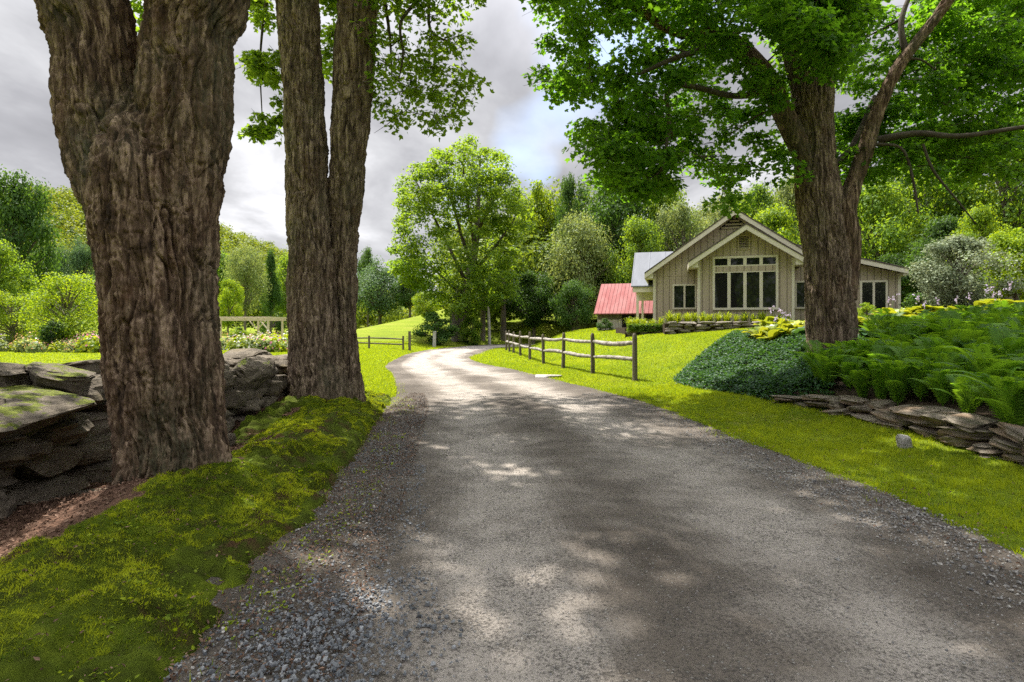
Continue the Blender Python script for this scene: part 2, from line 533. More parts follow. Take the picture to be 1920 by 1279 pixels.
# road ribbon
n_s, n_c = 900, 90
u0 = np.linspace(0, 1, n_s)
A, B = spline(ROADL, n_s), spline(ROADR, n_s)
t = np.linspace(-.2, 1.12, n_c)
P = A[:, None, :] + (B - A)[:, None, :] * t[None, :, None]
sx, sy = P[..., 0], P[..., 1]
tt = np.broadcast_to(t, sx.shape)
zc = .025 * np.exp(-((tt - .5) / .16) ** 2) - .018 * np.exp(-((tt - .27) / .09) ** 2) - .018 * np.exp(-((tt - .73) / .09) ** 2)
cz = G(P[:, n_c // 2, 0], P[:, n_c // 2, 1])
zz = .14 * sstep(26, 37, sy)
zz = zz + zc + .010 * n2(sx, sy, 5, 21, 4) + .016 * n2(sx, sy, .9, 5)
zz = zz - .09 * sstep(.0, .12, tt - 1) - .09 * sstep(.06, .2, -tt + np.where(sy > 11, .08, 0))
trk = np.exp(-((tt - .3) / .12) ** 2) + np.exp(-((tt - .7) / .13) ** 2)
trk = np.clip(trk * .9 + .35 * n2(sx, sy, 1.3, 23, 4) + .25 * n2(sx, sy, 6, 24, 3) - .3 * (tt < .14) - .2 * (tt > .93) + .35 * sstep(16, 24, sy), 0, 1)
trf = trk.reshape(-1)[grid_faces(n_c, n_s)].mean(1)
r = mesh_np('road', np.stack([sx, sy, zz], 2).reshape(-1, 3), grid_faces(n_c, n_s), M['road'], smooth=True, tone=trf)
tag(r, 'unpaved grey gravel lane curving away', kind='structure')


def road_z(x, y): return .0


# moss bank and mulch trough on the left
def patch(name, x0, x1, y0, y1, st, fz, mask, material, label):
    xs = np.arange(x0, x1, st); ys = np.arange(y0, y1, st)
    X, Y = np.meshgrid(xs, ys)
    Z = fz(X, Y)
    F = grid_faces(len(xs), len(ys))
    mk = mask(X, Y).ravel()
    F = F[mk[F].all(1)]
    use = np.unique(F); re = np.full(X.size, -1); re[use] = np.arange(len(use))
    V = np.stack([X, Y, Z], 2).reshape(-1, 3)[use]
    return tag(mesh_np(name, V, re[F], material, smooth=True), label, kind='structure')


def moss_edge(y): return np.interp(y, [1, 2.4, 3.4, 6, 8, 11, 13], [-1.38, -1.43, -1.55, -1.78, -2.0, -2.35, -2.75])


def moss_z(x, y):
    lump = np.abs(n2(x, y, 2.0, 31, 4)) * .16 + .05 * n2(x, y, 7, 33, 3) + .022 * n2(x, y, 19, 35, 2)
    lump = lump - .11 * sstep(.28, .5, n2(x, y, 1.7, 38, 4))
    e = moss_edge(y) + .2 * n2(x * 0, y, 1.5, 37, 4)
    side = sstep(-.12, .1, e - x + .08 * n2(x, y, 5, 36, 3)) * (1 - sstep(12, 12.9, y))
    back = sstep(-3.2, -2.75, x + .2 * n2(x, y, 1.2, 39))
    back = np.maximum(back, sstep(6.6, 8.2, y))
    return G(x, y) + .01 + lump * side * np.maximum(back, .25) - .12 * (1 - side) - .07 * (1 - back)


patch('moss_bank', -4.0, -1.0, 1.0, 13, .022, moss_z, lambda x, y: (x < moss_edge(y) + .35) & (x > np.where(y > 7.6, -4.3, -3.55)), M['moss_ground'], 'low mossy bank along the left of the lane')
patch('mulch', -5.2, -2.4, 1.0, 10.5, .05, lambda x, y: G(x, y) + .0 + .025 * n2(x, y, 3, 41, 4), lambda x, y: x < -2.5, M['mulch'], 'brown leaf litter between the bank and the wall')
bx = np.arange(3.8, 26, .12); by = np.arange(3, 28.5, .12)
X, Y = np.meshgrid(bx, by)
D = bed_d(X, Y)
Z = bed_z(X, Y) + .01 - .12 * (1 - sstep(-.12, .05, D))
F = grid_faces(len(bx), len(by)); mk = (D > -.2).ravel(); F = F[mk[F].all(1)]
use = np.unique(F); re = np.full(X.size, -1); re[use] = np.arange(len(use))
tag(mesh_np('planting_bed', np.stack([X, Y, Z], 2).reshape(-1, 3)[use], re[F], M['soil'], smooth=True), 'raised planting bed soil', kind='structure')


# ------------------------------------------------------------------ scatter helpers
def frames(nrm, spin):
    n = nrm / np.linalg.norm(nrm, axis=1, keepdims=True)
    a = np.where(np.abs(n[:, 2:3]) < .9, np.array([[0, 0, 1.]]), np.array([[1., 0, 0]]))
    u = np.cross(a, n); u /= np.linalg.norm(u, axis=1, keepdims=True)
    v = np.cross(n, u)
    c, s = np.cos(spin)[:, None], np.sin(spin)[:, None]
    return u * c + v * s, v * c - u * s, n


MAPLE = np.array([(0, 0, 0), (.36, .1, .06), (.55, .52, .1), (.22, .56, .02), (0, 1.0, -.06), (-.22, .56, .02), (-.55, .52, .1), (-.36, .1, .06)])
OVAL = np.array([(0, 0, 0), (.3, .35, .06), (.22, .75, .03), (0, 1, -.04), (-.22, .75, .03), (-.3, .35, .06)])
QUAD = np.array([(0, -.5, 0), (.42, .05, .08), (0, .55, 0), (-.42, -.05, .08)])


def leaf_cloud(pos, nrm, size, tmpl, r=None):
    r = r or rng
    N = len(pos)
    u, v, n = frames(nrm, r.uniform(0, 6.283, N))
    T = tmpl[None]
    V = pos[:, None] + size[:, None, None] * (u[:, None] * T[..., 0:1] + v[:, None] * T[..., 1:2] + n[:, None] * T[..., 2:3])
    k = len(tmpl)
    return V.reshape(-1, 3), np.arange(N * k).reshape(N, k)


def spray(c, rad, n, flat=.5, r=None, up=1.0):
    """leaf positions and facing directions of one leafy spray"""
    r = r or rng
    d = r.normal(size=(n, 3)); d /= np.linalg.norm(d, axis=1, keepdims=True)
    rr = rad * r.uniform(.0, 1, n) ** .5
    p = d * rr[:, None] * np.array([1, 1, flat])
    p[:, 2] -= .25 * rad * (rr / rad) ** 2
    nr = r.normal(size=(n, 3)) * .55 + np.array([0, 0, up]) + d * .5
    return c + p, nr


def blades(x, y, z, h, w, lean, tone_r=(0, 1)):
    N = len(x)
    a = rng.uniform(0, 6.283, N)
    dx, dy = np.cos(a) * w / 2, np.sin(a) * w / 2
    l = rng.normal(size=(N, 2)) * lean[:, None]
    V = np.empty((N, 3, 3))
    V[:, 0] = np.stack([x - dx, y - dy, z], 1); V[:, 1] = np.stack([x + dx, y + dy, z], 1)
    V[:, 2] = np.stack([x + l[:, 0], y + l[:, 1], z + h], 1)
    return V.reshape(-1, 3), np.arange(3 * N).reshape(N, 3), rng.uniform(*tone_r, N)


def join(parts):
    V, F, T, n = [], [], [], 0
    for p in parts:
        V.append(p[0]); F.append(p[1] + n); n += len(p[0])
        if len(p) > 2: T.append(p[2])
    return np.concatenate(V), np.concatenate(F), (np.concatenate(T) if T else None)


# ------------------------------------------------------------------ tubes, bark
def tube(P, rad, nseg, step, bark=0, seed=0, flare=None, cap=True, k=7.):
    P = np.asarray(P, float); rad = np.asarray(rad, float)
    L = np.r_[0, np.cumsum(np.linalg.norm(np.diff(P, axis=0), axis=1))]
    n = max(3, int(L[-1] / step) + 1)
    C4 = spline(np.c_[P, rad, L], n * 4) if len(P) > 2 else None
    s = np.linspace(0, L[-1], n)
    if C4 is None:
        Q = np.stack([np.interp(s, L, P[:, j]) for j in range(3)], 1); rr = np.interp(s, L, rad)
    else:
        l2 = np.r_[0, np.cumsum(np.linalg.norm(np.diff(C4[:, :3], axis=0), axis=1))]
        s = np.linspace(0, l2[-1], n)
        Q = np.stack([np.interp(s, l2, C4[:, j]) for j in range(3)], 1); rr = np.interp(s, l2, C4[:, 3])
    T = np.gradient(Q, axis=0); T /= np.linalg.norm(T, axis=1, keepdims=True)
    u = np.array([1., 0, 0]) if abs(T[0, 0]) < .9 else np.array([0, 1., 0])
    U = np.empty_like(Q)
    for i in range(n):
        u = u - T[i] * (u @ T[i]); u = u / np.linalg.norm(u); U[i] = u
    Vv = np.cross(T, U)
    th = np.linspace(0, 2 * np.pi, nseg, endpoint=False)
    c, sn = np.cos(th)[None], np.sin(th)[None]
    r2 = np.repeat(rr[:, None], nseg, 1)
    if flare is not None: r2 = r2 * flare(th[None], s[:, None])
    if bark:
        q = np.stack([c * r2, sn * r2, np.repeat(s[:, None], nseg, 1)], 2).reshape(-1, 3)
        wq = q + .10 * np.stack([vnoise(q * 2.2, seed + 50), vnoise(q * 2.2, seed + 51), 0 * q[:, 0]], 1)
        k2 = k * 1.45
        a = fbm(wq * np.array([k2, k2, k2 * .08]), 2, seed, .4)
        b = fbm(wq * np.array([k2 * 2.3, k2 * 2.3, k2 * .33]), 2, seed + 7)
        cr = vnoise(wq * np.array([k2 * .9, k2 * .9, k2 * .9]), seed + 9)
        fine = fbm(wq * np.array([60, 60, 25]), 2, seed + 11)
        ck = vnoise(wq * np.array([k2 * .8, k2 * .8, k2 * .75]), seed + 21)
        crack = np.exp(-np.abs(ck) * 9)
        plate = 1 - np.exp(-np.abs(a) * 6.5)
        plate2 = 1 - np.exp(-np.abs(b) * 6)
        big = fbm(q * np.array([1.6, 1.6, .8]), 3, seed + 3)
        d = bark * (1.25 * plate - .9 + .55 * (plate2 - .5) + .22 * cr + .4 * fine - .26 * crack) + bark * 1.6 * big
        r2 = r2 + d.reshape(r2.shape)
    V = Q[:, None] + r2[..., None] * (U[:, None] * c[..., None] + Vv[:, None] * sn[..., None])
    i = np.arange(n - 1)[:, None] * nseg; j = np.arange(nseg)[None]; j2 = (j + 1) % nseg
    F = np.stack([i + j, i + j2, i + nseg + j2, i + nseg + j], 2).reshape(-1, 4)
    return V.reshape(-1, 3), F


def pxtube(pts, d, nseg, step, **kw):
    """pts: (px, py, half width px[, depth])"""
    P, r = [], []
    for q in pts:
        dd = q[3] if len(q) > 3 else d
        P.append(W(q[0], q[1], dd)); r.append(q[2] / K * dd * math.cos(math.atan((q[0] - 960) / K)))
    return P, r


def branch_to(skel, c, r0=.035, sag=.1, r=None):
    r = r or rng
    s = skel[:, :3]
    dist = np.linalg.norm((s - c) * np.array([1, 1, 1.5]), axis=1) + np.where(s[:, 2] > c[2] + .3, .8, 0)
    i = int(np.argmin(dist)); a = s[i]
    L = np.linalg.norm(c - a)
    m1 = a + (c - a) * .35 + r.normal(size=3) * L * .06 + np.array([0, 0, L * sag])
    m2 = a + (c - a) * .7 + r.normal(size=3) * L * .06 + np.array([0, 0, L * sag * .7])
    rr = min(r0 * (L / 1.6) ** .7 + .006, skel[i, 3] * .7)
    P = [a, m1, m2, c]
    return P, [rr, rr * .7, rr * .45, .005]


def dens(P, rad, n=14):
    Q = spline(np.c_[np.asarray(P), rad], n)
    return Q


class Hero:
    """a large tree: limbs, branches grown to every leafy spray, leaves"""
    def __init__(s, name, base, label, cat, leafm, barkm, seed, group=None):
        s.o = empty(name, base, label, cat, group); s.leafm, s.barkm = leafm, barkm
        s.sk = []; s.br = []; s.sp = []; s.r = np.random.default_rng(seed)
    def limb(s, name, P, rad, nseg, step, m=None, **kw):
        V, F = tube(P, rad, nseg, step, **kw)
        o = mesh_np(name, V, F, m or s.barkm, s.o, smooth=True)
        s.sk.append(dens(P, rad, 24))
        return o
    def branch(s, P, rad, nseg=7, step=.15):
        s.br.append(tube(P, rad, nseg, step)); s.sk.append(dens(P, rad))
    def grow(s, cs, twigs=True):
        """cs: (centre, radius, leaves, leaf size, flat)"""
        cs = sorted(cs, key=lambda q: min(np.linalg.norm(k[:, :3] - q[0], axis=1).min() for k in s.sk))
        for c, rad, n, ls, flat in cs:
            sk = np.concatenate(s.sk)
            P, rr = branch_to(sk, c, r=s.r)
            s.br.append(tube(P, rr, 6, .18)); s.sk.append(dens(P, rr, 8))
            if twigs:
                for q in range(4):
                    e = c + s.r.normal(size=3) * rad * np.array([.6, .6, .3])
                    s.br.append(tube([P[2], (P[2] + e) / 2 + s.r.normal(size=3) * rad * .1, e], [.009, .006, .003], 4, .2))
            p, nr = spray(c, rad, n, flat, s.r)
            s.sp.append((p, nr, s.r.uniform(.75, 1.25, n) * ls))
    def build(s, tmpl):
        V, F, _ = join(s.br)
        mesh_np('branches', V, F, M['twig'], s.o, smooth=True)
        p = np.concatenate([q[0] for q in s.sp]); nr = np.concatenate([q[1] for q in s.sp]); sz = np.concatenate([q[2] for q in s.sp])
        V, F = leaf_cloud(p, nr, sz, tmpl, s.r)
        tone = np.clip(.5 + .3 * fbm(p * .7, 2, 5) * 2 + s.r.normal(size=len(p)) * .22, 0, 1)
        mesh_np('crown', V, F, s.leafm, s.o, tone=tone)
        return s.o


def px_region(poly, n, d0, d1, r, mind=0):
    poly = np.array(poly, float); out = []
    lo, hi = poly.min(0), poly.max(0)
    while len(out) < n:
        q = r.uniform(lo, hi)
        if in_poly(np.array([q[0]]), np.array([q[1]]), poly)[0]:
            if mind and out and min((q[0] - a[0]) ** 2 + (q[1] - a[1]) ** 2 for a in out[-40:]) < mind ** 2 and r.random() < .8: continue
            out.append((q[0], q[1], r.uniform(d0, d1)))
    return [W(*q) for q in out]


def above_frame(c, margin=.9):
    """True when a point lies above what the photograph sees"""
    return c[2] - margin > CH + (615 / K) * max(c[1], .3)


def flare_fn(n, amp, h, ph):
    return lambda th, s: 1 + np.exp(-s / h) * amp * (1 + .55 * np.cos(n * th + ph) + .3 * np.cos((n + 2) * th + 1.7 * ph))


def dome(c, rad, n, r, zmin=None):
    out = []
    while len(out) < n:
        d = r.normal(size=3); d /= np.linalg.norm(d)
        p = np.array(c) + d * np.array(rad) * r.uniform(.25, 1) ** .4
        out.append(p)
    return out


# ---- left maple (nearest)
T1D = 5.15
t1 = Hero('maple_tree', W(320, 905, T1D), 'massive old maple with a forked trunk, nearest on the left, ridged brown bark', 'tree', M['maple_leaf_l'], M['bark'], 3)
P, r_ = pxtube([(330, 930, 108), (329, 880, 107), (320, 780, 104), (310, 650, 105), (299, 500, 109), (290, 400, 119), (284, 330, 122), (278, 265, 100), (272, 205, 62), (270, 165, 25)], T1D, 0, 0)
t1.limb('trunk', P, r_, 460, .012, bark=.046, seed=4, flare=flare_fn(6, .13, .2, .6), k=7)
P, r_ = pxtube([(256, 460, 66), (238, 380, 78), (212, 300, 86), (192, 225, 84), (186, 150, 79), (180, 80, 82), (160, 10, 92), (125, -110, 88), (70, -330, 78), (10, -560, 66), (-30, -800, 48)], T1D, 0, 0)
t1.limb('limb', P, r_, 330, .014, bark=.042, seed=14)
P, r_ = pxtube([(312, 460, 84), (326, 380, 88), (336, 300, 88), (346, 220, 90), (352, 140, 86), (358, 60, 88), (371, -10, 96), (388, -120, 92), (400, -330, 80), (430, -560, 68), (445, -800, 48)], T1D, 0, 0)
t1.limb('limb', P, r_, 330, .014, bark=.042, seed=24)
# burl on the left flank
for q, dd, s_ in (((130, 215), 5.1, 34), ((422, 190), 5.15, 18)):
    c = W(q[0] + 10, q[1], dd)
for P, rad in (([W(40, -420, 5.3), (-5.5, 7, 9), (-6.2, 9.5, 12), (-6.0, 11, 15)], [.3, .22, .14, .06]),
               ([W(420, -450, 5.2), (-1.6, 6.2, 8.6), (-.4, 8.0, 11), (.4, 9.6, 13.5)], [.32, .24, .15, .06]),
               ([W(440, -700, 5.2), (-2.4, 4.2, 10.5), (-1.2, 2.6, 13), (-.6, 1.6, 15)], [.26, .2, .13, .05]),
               ([W(0, -650, 5.15), (-6, 4, 10), (-7.4, 2.5, 12.5), (-8, 1.8, 14)], [.26, .2, .13, .05])):
    t1.branch(P, rad, 12, .2)
cs = []
for c in dome((-2.9, 6.4, 12.2), (7.4, 6.6, 5.2), 112, t1.r):
    if above_frame(c, 1.2): cs.append((c, t1.r.uniform(.8, 1.3), 120, .2, .5))
cs += [(W(265, 18, 9.5), .4, 120, .11, .6), (W(262, -40, 9.5), .6, 160, .11, .6)]
t1.grow(cs, twigs=False)
t1.build(MAPLE)

# ---- second left maple
T2D = 10.7
t2 = Hero('maple_tree', W(612, 742, T2D), 'twin stemmed old maple at the lane edge, second tree on the left', 'tree', M['maple_leaf_l'], M['bark2'], 5)
P, r_ = pxtube([(606, 762, 62), (605, 735, 60), (598, 690, 53), (589, 600, 47), (583, 450, 41), (577, 330, 38), (572, 220, 37), (566, 120, 39), (559, 20, 43), (556, -60, 45), (548, -220, 42), (530, -400, 34), (500, -560, 24)], T2D, 0, 0)
t2.limb('trunk', P, r_, 300, .02, bark=.042, seed=34, flare=flare_fn(5, .18, .35, 2.2), k=6.5)
P, r_ = pxtube([(656, 760, 26, 10.75), (653, 700, 22, 10.8), (648, 600, 20, 10.9), (644, 450, 25, 10.95), (648, 370, 31, 10.95), (653, 290, 34, 10.9), (660, 200, 36, 10.9), (664, 110, 37, 10.9), (670, 20, 35, 10.9), (674, -80, 40, 11), (690, -240, 36, 11.2), (720, -420, 28, 11.5), (750, -560, 20, 11.8)], T2D, 0, 0)
t2.limb('limb', P, r_, 260, .022, bark=.04, seed=44, flare=flare_fn(4, .15, .4, .4), k=6.5)
for P, rad in (([W(520, -470, 10.7), (-6, 12, 13.5), (-7.5, 13.5, 16), (-8, 14, 17.5)], [.22, .16, .1, .04]),
               ([W(740, -500, 11.8), (-1, 13.6, 14), (.6, 15.4, 16), (1.6, 16.6, 17)], [.22, .16, .1, .04]),
               ([W(690, -240, 11.2), (-2, 9.6, 11.6), (-.6, 8.4, 13.6), (.4, 7.8, 14.6)], [.2, .15, .1, .04]),
               ([W(700, -150, 11.1), (-1.9, 11.3, 9.0), (-1.7, 11.2, 8.2), W(752, 40, 11.1), W(756, 100, 11.1), W(747, 153, 11.1)], [.09, .06, .045, .03, .022, .012]),
               ([W(752, -90, 11.1), W(800, -20, 11.4), W(806, 55, 11.5), W(836, 78, 11.6), W(862, 108, 11.7)], [.05, .04, .03, .022, .01]),
               ([W(680, -60, 11), W(712, -30, 11.6), W(730, 60, 12), W(735, 150, 12.2)], [.06, .05, .03, .012]),
               ([W(556, -40, 10.7), W(520, -60, 11.2), W(500, 0, 11.6), W(488, 110, 11.8), W(492, 230, 11.9)], [.06, .05, .035, .02, .01])):
    t2.branch(P, rad, 10, .15)
cs = []
for c in dome((-2.2, 13.4, 15.6), (7.6, 6.4, 5.4), 130, t2.r):
    if above_frame(c, 1.3): cs.append((c, t2.r.uniform(.8, 1.3), 120, .2, .5))
RIGHT2 = [(690, -30), (915, -30), (880, 20), (838, 38), (800, 60), (865, 70), (905, 95), (903, 140), (872, 185), (850, 215), (842, 240), (800, 238), (760, 225), (735, 225), (700, 200)]
for c in px_region(RIGHT2, 62, 10.2, 12.8, t2.r, 22): cs.append((c, t2.r.uniform(.25, .42), 50, .1, .6))
for c in px_region([(455, -30), (515, -30), (512, 30), (490, 50), (465, 30)], 9, 11, 13, t2.r): cs.append((c, .3, 80, .105, .6))
for c in px_region([(450, 110), (500, 85), (530, 90), (530, 150), (490, 145)], 12, 11, 12.5, t2.r): cs.append((c, .28, 80, .105, .6))
for c in px_region([(470, 215), (530, 185), (530, 230), (500, 262), (466, 262)], 9, 11, 12.5, t2.r): cs.append((c, .24, 70, .1, .6))
for c in px_region([(600, -30), (635, -30), (632, 120), (612, 190)], 10, 12, 13.5, t2.r): cs.append((c, .35, 90, .105, .6))
t2.grow(cs)
t2.build(MAPLE)

# ---- right maple
T3D = 13.0
t3 = Hero('maple_tree', W(1560, 672, T3D), 'tall leafy maple rising from the planting bed in front of the house', 'tree', M['maple_leaf'], M['bark2'], 8)
P, r_ = pxtube([(1560, 700, 54), (1559, 660, 49), (1556, 600, 47), (1552, 540, 46), (1548, 470, 45), (1539, 400, 44), (1531, 330, 41), (1527, 260, 38), (1525, 190, 40), (1528, 120, 38), (1535, 40, 36), (1545, -60, 34), (1550, -220, 28), (1560, -420, 18), (1570, -560, 10)], T3D, 0, 0)
t3.limb('trunk', P, r_, 280, .022, bark=.04, seed=54, flare=flare_fn(5, .16, .35, 1.2), k=6.5)
P, r_ = pxtube([(1576, 560, 32, 12.9), (1586, 490, 28, 12.9), (1592, 440, 22, 12.8), (1586, 395, 20, 12.8), (1600, 345, 17, 12.8), (1622, 285, 16, 12.7), (1643, 215, 14, 12.6), (1676, 140, 13, 12.5), (1722, 75, 12, 12.4), (1772, 10, 11, 12.3), (1830, -90, 12, 12.2), (1880, -230, 8, 12), (1900, -330, 5, 12)], T3D, 0, 0)
t3.limb('limb', P, r_, 140, .025, bark=.018, seed=64, k=8, m=M['bark'])  # darker bark puts the shade of these limbs into their colour
P, r_ = pxtube([(1520, 320, 20), (1490, 255, 22), (1462, 200, 20), (1440, 150, 18), (1405, 105, 16), (1372, 75, 13), (1330, 60, 11), (1270, 62, 8), (1215, 30, 7), (1160, -20, 5)], 12.9, 0, 0)
t3.limb('limb', P, r_, 120, .03, bark=.016, seed=74, k=8, m=M['bark'])
P, r_ = pxtube([(1518, 200, 26), (1500, 130, 26), (1486, 70, 24), (1470, 0, 22), (1450, -100, 18), (1410, -260, 12), (1380, -380, 6)], 13.1, 0, 0)
t3.limb('limb', P, r_, 140, .03, bark=.02, seed=84, k=8, m=M['bark'])
for pts in ([(1360, 72, 8, 12.9), (1320, 40, 10, 12.7), (1302, 0, 10, 12.5), (1290, -60, 7, 12.4)],
            [(1410, 46, 4, 12), (1330, 88, 6, 12.2), (1268, 108, 5, 12.1), (1195, 140, 3, 11.9)],
            [(1450, 165, 9, 12.9), (1380, 180, 6, 12.4), (1260, 160, 5, 11.8), (1255, 240, 4, 11.8), (1240, 320, 2, 11.7)],
            [(1648, 262, 9, 12.7), (1720, 250, 7, 12.2), (1800, 255, 6, 11.8), (1920, 238, 5, 11.5), (2050, 220, 3, 11)],
            [(1565, 310, 8, 13), (1600, 270, 6, 13.2), (1640, 180, 4, 13.4)],
            [(1700, 110, 8, 12.5), (1690, 40, 6, 12.6), (1720, -40, 4, 12.8)],
            [(1730, 270, 3, 12.2), (1750, 320, 3, 12.2), (1790, 370, 2, 12.2), (1830, 420, 1.5, 12.2)],
            [(1640, 270, 4, 12.6), (1690, 278, 3, 12.4), (1710, 330, 3, 12.4), (1722, 400, 2, 12.3)]):
    P, r_ = pxtube(pts, T3D, 0, 0)
    t3.branch(P, r_, 9, .12)
cs = []
LEFT3 = [(975, -40), (1005, 40), (995, 68), (1040, 100), (1012, 140), (1042, 175), (1040, 225), (1085, 245), (1098, 295), (1100, 320), (1150, 345), (1190, 365), (1245, 350), (1245, 300), (1275, 285), (1300, 290), (1320, 340), (1352, 385), (1380, 360), (1430, 335), (1490, 310), (1500, 240), (1470, 200), (1440, 100), (1520, 60), (1700, -40)]
for c in px_region(LEFT3, 165, 10.8, 16, t3.r, 24): cs.append((c, t3.r.uniform(.36, .6), 150, .115, .5))
TOP3 = [(1420, 130), (1500, 70), (1560, 60), (1600, 140), (1570, 110), (1530, 120), (1500, 130)]
for c in px_region([(1430, -30), (1640, -30), (1600, 70), (1560, 150), (1520, 130), (1470, 60)], 26, 9.8, 12.3, t3.r, 20): cs.append((c, t3.r.uniform(.35, .55), 170, .115, .55))
RIGHT3 = [(1570, 320), (1600, 240), (1660, 160), (1700, 60), (1720, -40), (1960, -40), (1960, 265), (1880, 275), (1800, 300), (1740, 290), (1680, 330), (1630, 330), (1600, 370)]
for c in px_region(RIGHT3, 130, 12.6, 17, t3.r, 24): cs.append((c, t3.r.uniform(.4, .65), 155, .118, .5))
for c in px_region([(1540, 330), (1620, 250), (1660, 130), (1690, 20), (1560, -30), (1450, 60), (1470, 250)], 48, 13.6, 17, t3.r, 18): cs.append((c, .5, 130, .115, .55))
for c in dome((7.6, 13.2, 13.0), (8, 7, 6), 100, t3.r):
    if above_frame(c, 1.0): cs.append((c, t3.r.uniform(.8, 1.3), 130, .2, .5))
for c in dome((11.5, 11, 7.5), (4.5, 5, 2.2), 16, t3.r):
    if abs(c[0]) > .92 * c[1]: cs.append((c, .8, 130, .16, .5))
for c in px_region([(1085, 235), (1250, 200), (1260, 340), (1190, 366), (1105, 320)], 24, 11, 15, t3.r, 18): cs.append((c, t3.r.uniform(.36, .55), 150, .115, .5))
for c in px_region([(1630, 250), (1930, 225), (1930, 330), (1800, 345), (1690, 320)], 34, 12.6, 17, t3.r, 18): cs.append((c, t3.r.uniform(.4, .6), 150, .115, .5))
for c in px_region([(1700, -40), (1930, -40), (1930, 120), (1760, 110)], 22, 12.8, 17, t3.r, 18): cs.append((c, t3.r.uniform(.4, .6), 150, .115, .5))
t3.grow(cs)
t3.build(MAPLE)

# ---- the fan-shaped maple past the bend
CD = 47.0
t4 = Hero('maple_tree', (W(866, 0, CD)[0], CD, Gs(W(866, 0, CD)[0], CD)), 'tall fan shaped maple with a leaning trunk beyond the lane bend', 'tree', M['leaf_mid'], M['far_bark'], 12)
P, r_ = pxtube([(861, 640, 15), (862, 605, 14), (868, 575, 12), (880, 520, 9), (890, 470, 7), (895, 420, 5), (898, 360, 3), (900, 300, 1.5)], CD, 0, 0)
t4.limb('trunk', P, r_, 40, .15, bark=.05, seed=3, k=3)
P, r_ = pxtube([(858, 640, 10), (852, 600, 9), (855, 560, 7), (862, 540, 6)], CD - .4, 0, 0)
t4.limb('limb', P, r_, 24, .15, bark=.03, seed=4, k=3)
for pts in ([(876, 535, 4), (850, 480, 3), (825, 430, 2.4), (795, 370, 1.6), (775, 330, 1)], [(884, 500, 4), (862, 430, 3), (845, 360, 2), (835, 290, 1)],
            [(890, 460, 4), (880, 400, 3), (870, 340, 2), (868, 280, 1)], [(893, 440, 4), (920, 380, 2.5), (935, 330, 1.2)], [(880, 520, 4), (930, 460, 2.5), (965, 410, 1.2)],
            [(870, 560, 3), (830, 520, 2.4), (790, 485, 1.8), (770, 478, 1)]):
    P, r_ = pxtube([(a, b_, c_, CD + t4.r.uniform(-1.5, 1.5)) if i else (a, b_, c_, CD) for i, (a, b_, c_) in enumerate(pts)], CD, 0, 0)
    t4.branch(P, r_, 7, .3)
cs = [(c, .85, 130, .22, .6) for c in px_region([(800, 330), (940, 310), (960, 440), (900, 520), (830, 500), (790, 430)], 38, CD - 4.5, CD - 1, t4.r, 10)] + [(c, .8, 110, .22, .6) for c in px_region([(736, 440), (790, 445), (800, 505), (742, 505)], 22, CD - 3, CD + 3, t4.r, 10)]
CROWN = [(745, 440), (752, 400), (750, 345), (790, 300), (835, 268), (880, 258), (925, 268), (950, 292), (955, 330), (985, 370), (985, 430), (965, 480), (920, 470), (890, 400), (850, 400), (830, 440), (800, 400), (780, 430)]
for c in px_region(CROWN, 170, CD - 4, CD + 4, t4.r, 14): cs.append((c, t4.r.uniform(.6, 1.0), 125, .22, .6))
for c in px_region([(738, 490), (770, 470), (850, 520), (960, 470), (960, 560), (900, 580), (840, 585), (800, 545), (750, 520)], 120, CD - 4, CD + 4, t4.r, 14): cs.append((c, t4.r.uniform(.65, 1.0), 140, .22, .55))
t4.grow(cs, twigs=False)
t4.build(OVAL)

